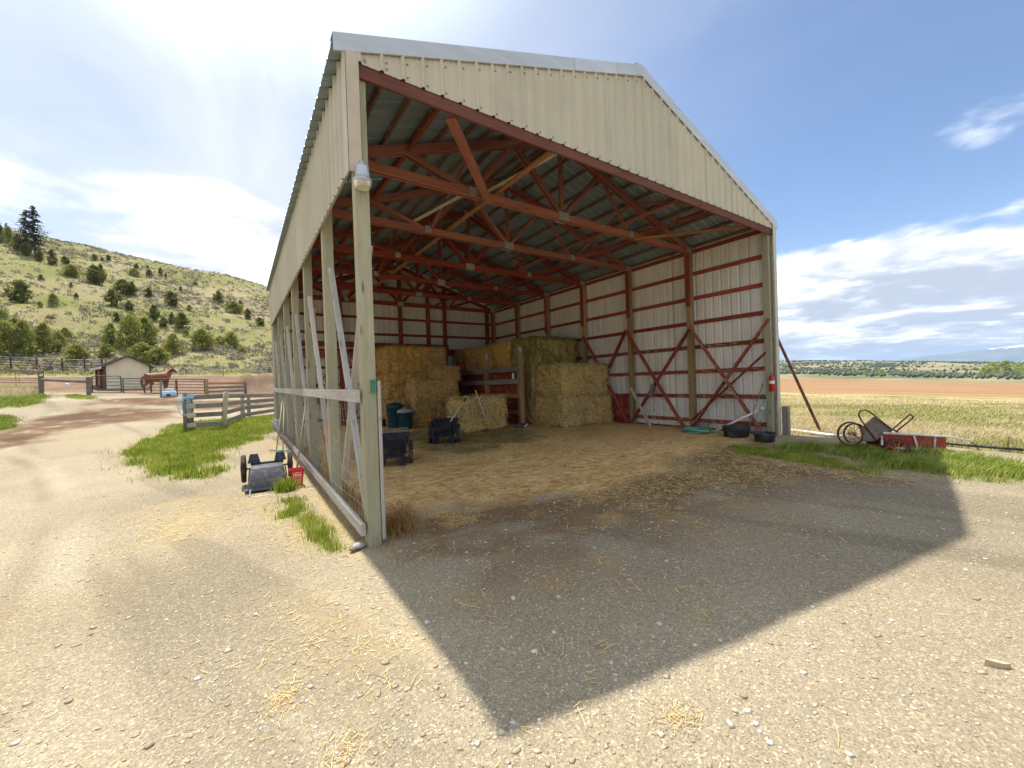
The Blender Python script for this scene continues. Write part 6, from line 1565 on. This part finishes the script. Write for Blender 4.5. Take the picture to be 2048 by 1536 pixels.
def build_brush():
    rng = np.random.default_rng(77)
    # sagebrush over the hillside
    n = 70000; x = rng.uniform(-150, 30, n); y = rng.uniform(48, 330, n)
    Q = y - 0.3 * x; az = np.arctan2(x - CAM_POS.x, y - CAM_POS.y)
    dens = 0.30 + 0.9 * sst(fbm(x / 17, y / 17, 120, 4), 0.42, 0.62)
    ok = (Q > 52) & (Q < 250) & (az > YAW - 1.02) & (az < YAW - 0.30) & (rng.random(n) < dens) & (rng.random(n) < 0.35 + 25.0 / np.maximum(Q, 40))
    x, y = x[ok], y[ok]; n = len(x); z = H(x, y)
    r = rng.uniform(0.26, 0.72, n) * np.where(rng.random(n) < 0.1, 1.6, 1.0); per = 16
    off = rng.normal(0, 1, (n, per, 3)) * np.array([0.55, 0.55, 0.40]); off[..., 2] = np.abs(off[..., 2])
    C = (np.stack([x, y, z], -1)[:, None, :] + off * r[:, None, None]).reshape(-1, 3)
    V, F = rand_quads(C, np.repeat(r, per) * rng.uniform(0.22, 0.45, n * per), rng)
    mobj('sagebrush', np_mesh('sagebrush', V, F, MT['sage']), kind='stuff', label='grey green sagebrush covering the hillside')
    # far woodland
    n = 11000; a = rng.uniform(math.radians(62), math.radians(100), n); d = rng.uniform(560, 2300, n) ** 1.0
    x = CAM_POS.x + d * np.sin(a); y = CAM_POS.y + d * np.cos(a)
    dens = sst(fbm(x / 130, y / 90, 130, 4), 0.38, 0.60); ok = (rng.random(n) < 0.08 + 0.8 * dens) & (d > 600 + 120 * fbm(x / 100, y / 100, 131))
    x, y = x[ok], y[ok]; n = len(x); z = H(x, y, False); h = rng.uniform(2.5, 5.5, n); w = h * rng.uniform(0.35, 0.6, n)
    k = np.arange(5) * 2 * math.pi / 5
    ring = np.stack([np.cos(k), np.sin(k), np.zeros(5)], -1)[None] * (w[:, None, None] * rng.uniform(0.7, 1.3, (n, 5, 1))); ring[..., 2] = (h * 0.35)[:, None]
    base = np.stack([x, y, z], -1)
    V = np.concatenate([base[:, None] + np.array([0, 0, -0.5]), base[:, None] + ring, (base + np.stack([0 * h, 0 * h, h], -1))[:, None]], 1).reshape(-1, 3)
    f = []
    for j in range(5): f += [(0, 1 + (j + 1) % 5, 1 + j), (6, 1 + j, 1 + (j + 1) % 5)]
    F = (np.arange(n)[:, None, None] * 7 + np.array(f)[None]).reshape(-1, 3)
    mobj('far_woodland', np_mesh('far_woodland', V, F, MT['farwood']), kind='stuff', label='dark juniper woodland over the far hills')
build_brush()
def blades(x, y, z, h, w, rng, lean=0.35, wind=(0, 0)):
    n = len(x); a = rng.uniform(0, 2 * math.pi, n); l = rng.uniform(0, lean, n) * h
    dx = np.cos(a) * l + wind[0] * h; dy = np.sin(a) * l + wind[1] * h
    b = rng.uniform(0, 2 * math.pi, n); sx, sy = np.cos(b) * w / 2, np.sin(b) * w / 2
    p = np.stack([x, y, z], -1)
    A = p + np.stack([-sx, -sy, 0 * h - 0.01], -1); B = p + np.stack([sx, sy, 0 * h - 0.01], -1)
    M1 = p + np.stack([dx * 0.35 - sx * .8, dy * 0.35 - sy * .8, h * 0.6], -1); M2 = p + np.stack([dx * 0.35 + sx * .8, dy * 0.35 + sy * .8, h * 0.6], -1)
    T = p + np.stack([dx + sx * .15, dy + sy * .15, h * 0.97], -1); T2 = p + np.stack([dx - sx * .15, dy - sy * .15, h * 0.97], -1)
    V = np.stack([A, B, M2, M1, T, T2], 1).reshape(-1, 3); i = np.arange(n)[:, None] * 6
    F = np.concatenate([i + np.array([0, 1, 2, 3]), i + np.array([3, 2, 4, 5])], 0)
    return V, F
def scatter(poly, n, rng, amp, seed, thr=0.35):
    lo, hi = poly.min(0) - amp, poly.max(0) + amp
    x = rng.uniform(lo[0], hi[0], n); y = rng.uniform(lo[1], hi[1], n)
    m = soft_in(x, y, poly, amp, seed) * 0.75 + 0.25 * soft_in(x, y, poly, amp * 2.2, seed + 3) > rng.uniform(thr, 1.0, n) * 0.9
    return x[m], y[m]
def build_grass():
    rng = np.random.default_rng(88)
    def patch(name, poly, n, h, w, mat, label, amp, seed, lean=0.4, wind=(0, 0), clump=0.6):
        x, y = scatter(PG[poly], n, rng, amp, seed)
        c = fbm(x / 0.45, y / 0.45, seed + 5, 4); k = rng.random(len(x)) < 0.12 + sst(c, 0.32, 0.58)
        x, y, c = x[k], y[k], c[k]
        hh = rng.uniform(h[0], h[1], len(x)) * (0.55 + 0.9 * c)
        V, F = blades(x, y, H(x, y), hh, rng.uniform(w[0], w[1], len(x)), rng, lean, wind)
        mobj(name, np_mesh(name, V, F, MT[mat]), kind='stuff', label=label)
        q = rng.random(len(x)) < 0.22; xx = x[q] + rng.normal(0, amp * 0.7, q.sum()); yy = y[q] + rng.normal(0, amp * 0.7, q.sum())
        V, F = blades(xx, yy, H(xx, yy), hh[q] * 0.8, rng.uniform(w[0], w[1], len(xx)) * 0.7, rng, 1.1, wind)
        mobj('dry_grass', np_mesh('dry_grass', V, F, MT['drygreen']), kind='stuff', label='dry yellow blades mixed through the ' + label)
    patch('grass', 'grass_a', 130000, (0.05, 0.16), (0.008, 0.016), 'grass', 'bright green grass patch beside the board fence', 0.4, 60, 0.5)
    patch('grass', 'grass_b', 16000, (0.03, 0.10), (0.004, 0.008), 'grass', 'small strip of green grass near the front left post', 0.16, 61, 0.5)
    patch('grass', 'grass_c', 52000, (0.04, 0.15), (0.006, 0.012), 'lush', 'tall lush grass round the old garden carts', 0.4, 62, 0.5, (0.35, -0.28))
    patch('grass', 'grass_d', 26000, (0.02, 0.07), (0.005, 0.009), 'grass', 'thin green grass strip before the right corner', 0.16, 63, 0.5)
    patch('grass', 'grass_e', 60000, (0.06, 0.2), (0.014, 0.03), 'lush', 'green grass bank by the left corral panels', 0.4, 64, 0.5)
    patch('grass', 'grass_f', 14000, (0.05, 0.12), (0.012, 0.025), 'grass', 'thin green grass before the log rail', 0.4, 65, 0.5)
    patch('grass', 'grass_g', 30000, (0.05, 0.16), (0.01, 0.02), 'lush', 'green grass tuft at the left edge of the yard', 0.4, 66, 0.5)
    # leafy weed by the overturned cart
    for (px, py, n, r, hgt, nm, lab) in ((574, 980, 420, 0.07, 0.24, 'weed_clump', 'leafy green weed growing beside the overturned cart'), (585, 1003, 200, 0.08, 0.10, 'weed_clump', 'low green weed tuft below the red fork')):
        g = ground_at(px, py)
        V, F = blades(g.x + rng.normal(0, r, n), g.y + rng.normal(0, r, n), np.full(n, g.z), rng.uniform(0.3, 1, n) * hgt, rng.uniform(0.006, 0.016, n), rng, 0.6)
        mobj(nm, np_mesh(nm, V, F, MT['grass']), label=lab, cat='weed')
    # meadow right of the barn
    n = 130000; d = 9.2 + rng.exponential(13, n); a = rng.uniform(math.radians(60), math.radians(101), n)
    x = CAM_POS.x + d * np.sin(a); y = CAM_POS.y + d * np.cos(a)
    m = ground_masks(x, y); k = (m['wild'] > 0.6) & (m['field'] < 0.3) & (d < 85) & ~((x < 9.3) & (y > -0.1)); x, y, d = x[k], y[k], d[k]
    gr = sst(fbm(x / 6, y / 6, 95, 5), 0.50, 0.34) * 0.7
    isg = rng.random(len(x)) < gr
    h = rng.uniform(0.03, 0.13, len(x)) * (0.6 + fbm(x / 1.5, y / 1.5, 140)); w = 0.005 + 0.0011 * d
    for sel, mt, lab in ((~isg, 'dry', 'pale dry grass of the meadow beyond the barn'), (isg, 'drygreen', 'greener grass showing through the dry meadow')):
        V, F = blades(x[sel], y[sel], H(x[sel], y[sel]), h[sel], w[sel], rng, 0.7, (0.2, -0.15))
        mobj('meadow_grass', np_mesh('meadow_grass', V, F, MT[mt]), kind='stuff', label=lab)
    # dry clumps along the corral side of the left grass
    x, y = scatter(gpoly([(-20, 775), (60, 770), (75, 790), (40, 800), (-20, 800)]), 9000, rng, 0.5, 150)
    V, F = blades(x, y, H(x, y), rng.uniform(0.2, 0.7, len(x)), rng.uniform(0.012, 0.025, len(x)), rng, 0.8)
    mobj('dry_grass', np_mesh('dry_grass', V, F, MT['dry']), kind='stuff', label='tall dry grass by the left corral panels')
    # grass floor of the hillside foot and hill (coarse tufts)
    n = 60000; x = rng.uniform(-60, 14, n); y = rng.uniform(45, 120, n); Q = y - 0.3 * x; k = (Q > 51) & (rng.random(n) < 60 / np.maximum(Q, 50)); x, y = x[k], y[k]
    V, F = blades(x, y, H(x, y), rng.uniform(0.1, 0.32, len(x)), rng.uniform(0.03, 0.07, len(x)), rng, 0.8)
    mobj('hill_grass', np_mesh('hill_grass', V, F, MT['drygreen']), kind='stuff', label='short yellow green grass on the lower hillside')
build_grass()
def build_litter():
    rng = np.random.default_rng(99)
    def lay(x, y, n_, lmin, lmax, w, mat, name, label, lift=0.12):
        z = H(x, y); P = np.stack([x, y, z], -1); N = np.tile(np.array([[0, 0, 1.0]]), (len(x), 1))
        V, F = stalks(P, N, n_, rng, lmin, lmax, w, lift); mobj(name, np_mesh(name, V, F, MT[mat]), kind='stuff', label=label)
    x, y = scatter(PG['straw'], 60000, rng, 0.5, 51, 0.2); lay(x, y, 26000, 0.04, 0.16, 0.0042, 'goldstraw', 'loose_straw', 'golden straw strewn over the barn floor')
    x, y = scatter(PG['greenhay'], 9000, rng, 0.4, 53); lay(x, y, 8000, 0.04, 0.15, 0.0042, 'greenstraw', 'loose_hay', 'greenish hay strewn before the bales')
    x, y = scatter(PG['manure'], 16000, rng, 0.45, 52); lay(x, y, 7000, 0.03, 0.13, 0.003, 'goldstraw', 'loose_straw', 'brown trampled straw and dirt before the barn')
    n = 9000; x = rng.uniform(0.2, 8.5, n); y = 0.4 - rng.exponential(0.9, n); k = (y > -3) & (fbm(x / 0.5, y / 0.35, 104, 4) > rng.uniform(0.40, 0.62, n)); lay(x[k], y[k], 4200, 0.03, 0.12, 0.0022, 'goldstraw', 'loose_straw', 'brown straw litter trailing from the barn floor into the shadow')
    xs, ys = [], []
    for nm, n, sd, amp in (('str_a', 3500, 73, 0.5), ('str_b', 3500, 74, 0.6), ('str_c', 8000, 75, 0.16), ('str_d', 5000, 76, 0.2)):
        a, b = scatter(PG[nm], n, rng, amp, sd); xs.append(a); ys.append(b)
    x, y = np.concatenate(xs), np.concatenate(ys); lay(x + rng.normal(0, 0.22, len(x)), y + rng.normal(0, 0.22, len(x)), 6500, 0.02, 0.10, 0.0013, 'olivestraw', 'loose_straw', 'yellow straw wisps on the gravel outside the left side', 0.2)
    # thin scatter of stalks over the whole yard
    n = 9000; r = rng.uniform(1.0, 9, n); a = YAW + rng.uniform(-1.0, 1.0, n); lay(CAM_POS.x + r * np.sin(a), CAM_POS.y + r * np.cos(a), 1500, 0.015, 0.07, 0.0010, 'olivestraw', 'loose_straw', 'single straw stalks scattered over the gravel yard', 0.15)
    for (px, py, rr_) in ((568, 1398, 0.045), (1355, 1432, 0.05), (690, 1512, 0.06), (1110, 1180, 0.07), (1390, 1230, 0.09), (960, 1130, 0.1)):
        g = ground_at(px, py); lay(g.x + rng.normal(0, rr_, 600), g.y + rng.normal(0, rr_, 600), 130, 0.012, 0.045, 0.0012, 'goldstraw', 'straw_wisp', 'little tuft of straw dropped on the gravel', 0.3)
    # gravel stones, broken and angular
    n = 26000; r = 0.9 + 8.5 * rng.random(n) ** 1.25; a = YAW + rng.uniform(-1.02, 1.02, n)
    x = CAM_POS.x + r * np.sin(a); y = CAM_POS.y + r * np.cos(a); m = ground_masks(x, y)
    k = (m['straw'] < 0.4) & (m['grass'] < 0.4) & (m['wild'] < 0.5) & ~((x > -0.1) & (y > 0.3)) & (rng.random(n) < 0.35 + 0.9 * fbm(x / 1.1, y / 1.1, 160)); x, y = x[k], y[k]; n = len(x)
    s = np.exp(rng.normal(math.log(0.0050), 0.48, n)); s = np.where(rng.random(n) < 0.02, rng.uniform(0.010, 0.022, n), s); s = np.minimum(s, 0.024); z = H(x, y) + s * 0.05
    base = np.array([(1, 0, 0), (0.3, 0.95, 0), (-0.8, 0.6, 0), (-0.8, -0.6, 0), (0.3, -0.95, 0), (0.5, 0.3, 0.55), (-0.4, 0.35, 0.6), (-0.2, -0.5, 0.5), (0, 0, -0.6)])
    f = np.array([(0, 1, 5), (1, 6, 5), (1, 2, 6), (2, 3, 6), (3, 7, 6), (3, 4, 7), (4, 0, 7), (0, 5, 7), (5, 6, 7), (1, 0, 8), (2, 1, 8), (3, 2, 8), (4, 3, 8), (0, 4, 8)])
    Vb = base[None] * rng.uniform(0.6, 1.4, (n, 9, 3)) * np.stack([s * rng.uniform(0.8, 1.6, n), s, s * rng.uniform(0.45, 0.9, n)], -1)[:, None]
    th = rng.uniform(0, 6.28, n); c_, s_ = np.cos(th)[:, None], np.sin(th)[:, None]
    X = Vb[..., 0] * c_ - Vb[..., 1] * s_; Y = Vb[..., 0] * s_ + Vb[..., 1] * c_
    V = (np.stack([X, Y, Vb[..., 2]], -1) + np.stack([x, y, z], -1)[:, None]).reshape(-1, 3)
    F = (np.arange(n)[:, None, None] * 9 + f[None]).reshape(-1, 3)
    mobj('gravel', np_mesh('gravel', V, F, MT['stones']), kind='stuff', label='pale crushed gravel stones over the yard')
    # dead weeds at the post foot and along the fence
    def strands(cx, cy, n, rx, ry, hmin, hmax, name, label):
        b = []
        x = cx + rng.normal(0, rx, n); y = cy + rng.normal(0, ry, n); z = H(x, y); h = rng.uniform(hmin, hmax, n); a = rng.uniform(0, 6.28, n); L = h * rng.uniform(0.2, 1.0, n); w = 0.0022
        pts = []
        for t in np.linspace(0, 1, 5): pts.append(np.stack([x + np.cos(a) * L * t * t, y + np.sin(a) * L * t * t, z + h * (1.5 * t - 0.65 * t * t) * 0.85], -1))
        V = np.stack([q + np.stack([-np.sin(a) * w * sgn, np.cos(a) * w * sgn, 0 * a], -1) for q in pts for sgn in (-1, 1)], 1).reshape(-1, 3)
        i = np.arange(n)[:, None] * 10; F = np.concatenate([i + np.array([2 * j, 2 * j + 1, 2 * j + 3, 2 * j + 2]) for j in range(4)], 0)
        mobj(name, np_mesh(name, V, F, MT['weed']), kind='stuff', label=label)
    strands(0.34, 0.18, 620, 0.11, 0.14, 0.08, 0.42, 'dead_weeds', 'tangle of dead orange weeds at the foot of the front left post')
    strands(0.10, 1.6, 900, 0.09, 0.9, 0.05, 0.28, 'dead_weeds', 'dead weeds caught along the inside of the wire')
    strands(0.12, 5.5, 1100, 0.10, 2.4, 0.05, 0.30, 'dead_weeds', 'dry weeds along the far inside of the wire')
build_litter()
# ---------------------------------------------------------------- the air between here and the mountains
def build_haze():
    m = bpy.data.materials.new('pale_blue_haze'); m.use_nodes = True; nt = m.node_tree; nt.nodes.clear()
    v = nt.nodes.new('ShaderNodeVolumePrincipled'); v.inputs['Color'].default_value = (0.50, 0.70, 1.0, 1); v.inputs['Density'].default_value = 0.00008; v.inputs['Anisotropy'].default_value = 0.0
    out = nt.nodes.new('ShaderNodeOutputMaterial'); nt.links.new(v.outputs[0], out.inputs['Volume'])
    b = MB().box((0, 0, 120), (34000, 34000, 460))
    o = b.build('haze', m, None, kind='stuff', label='thin pale haze over the far land')
build_haze()
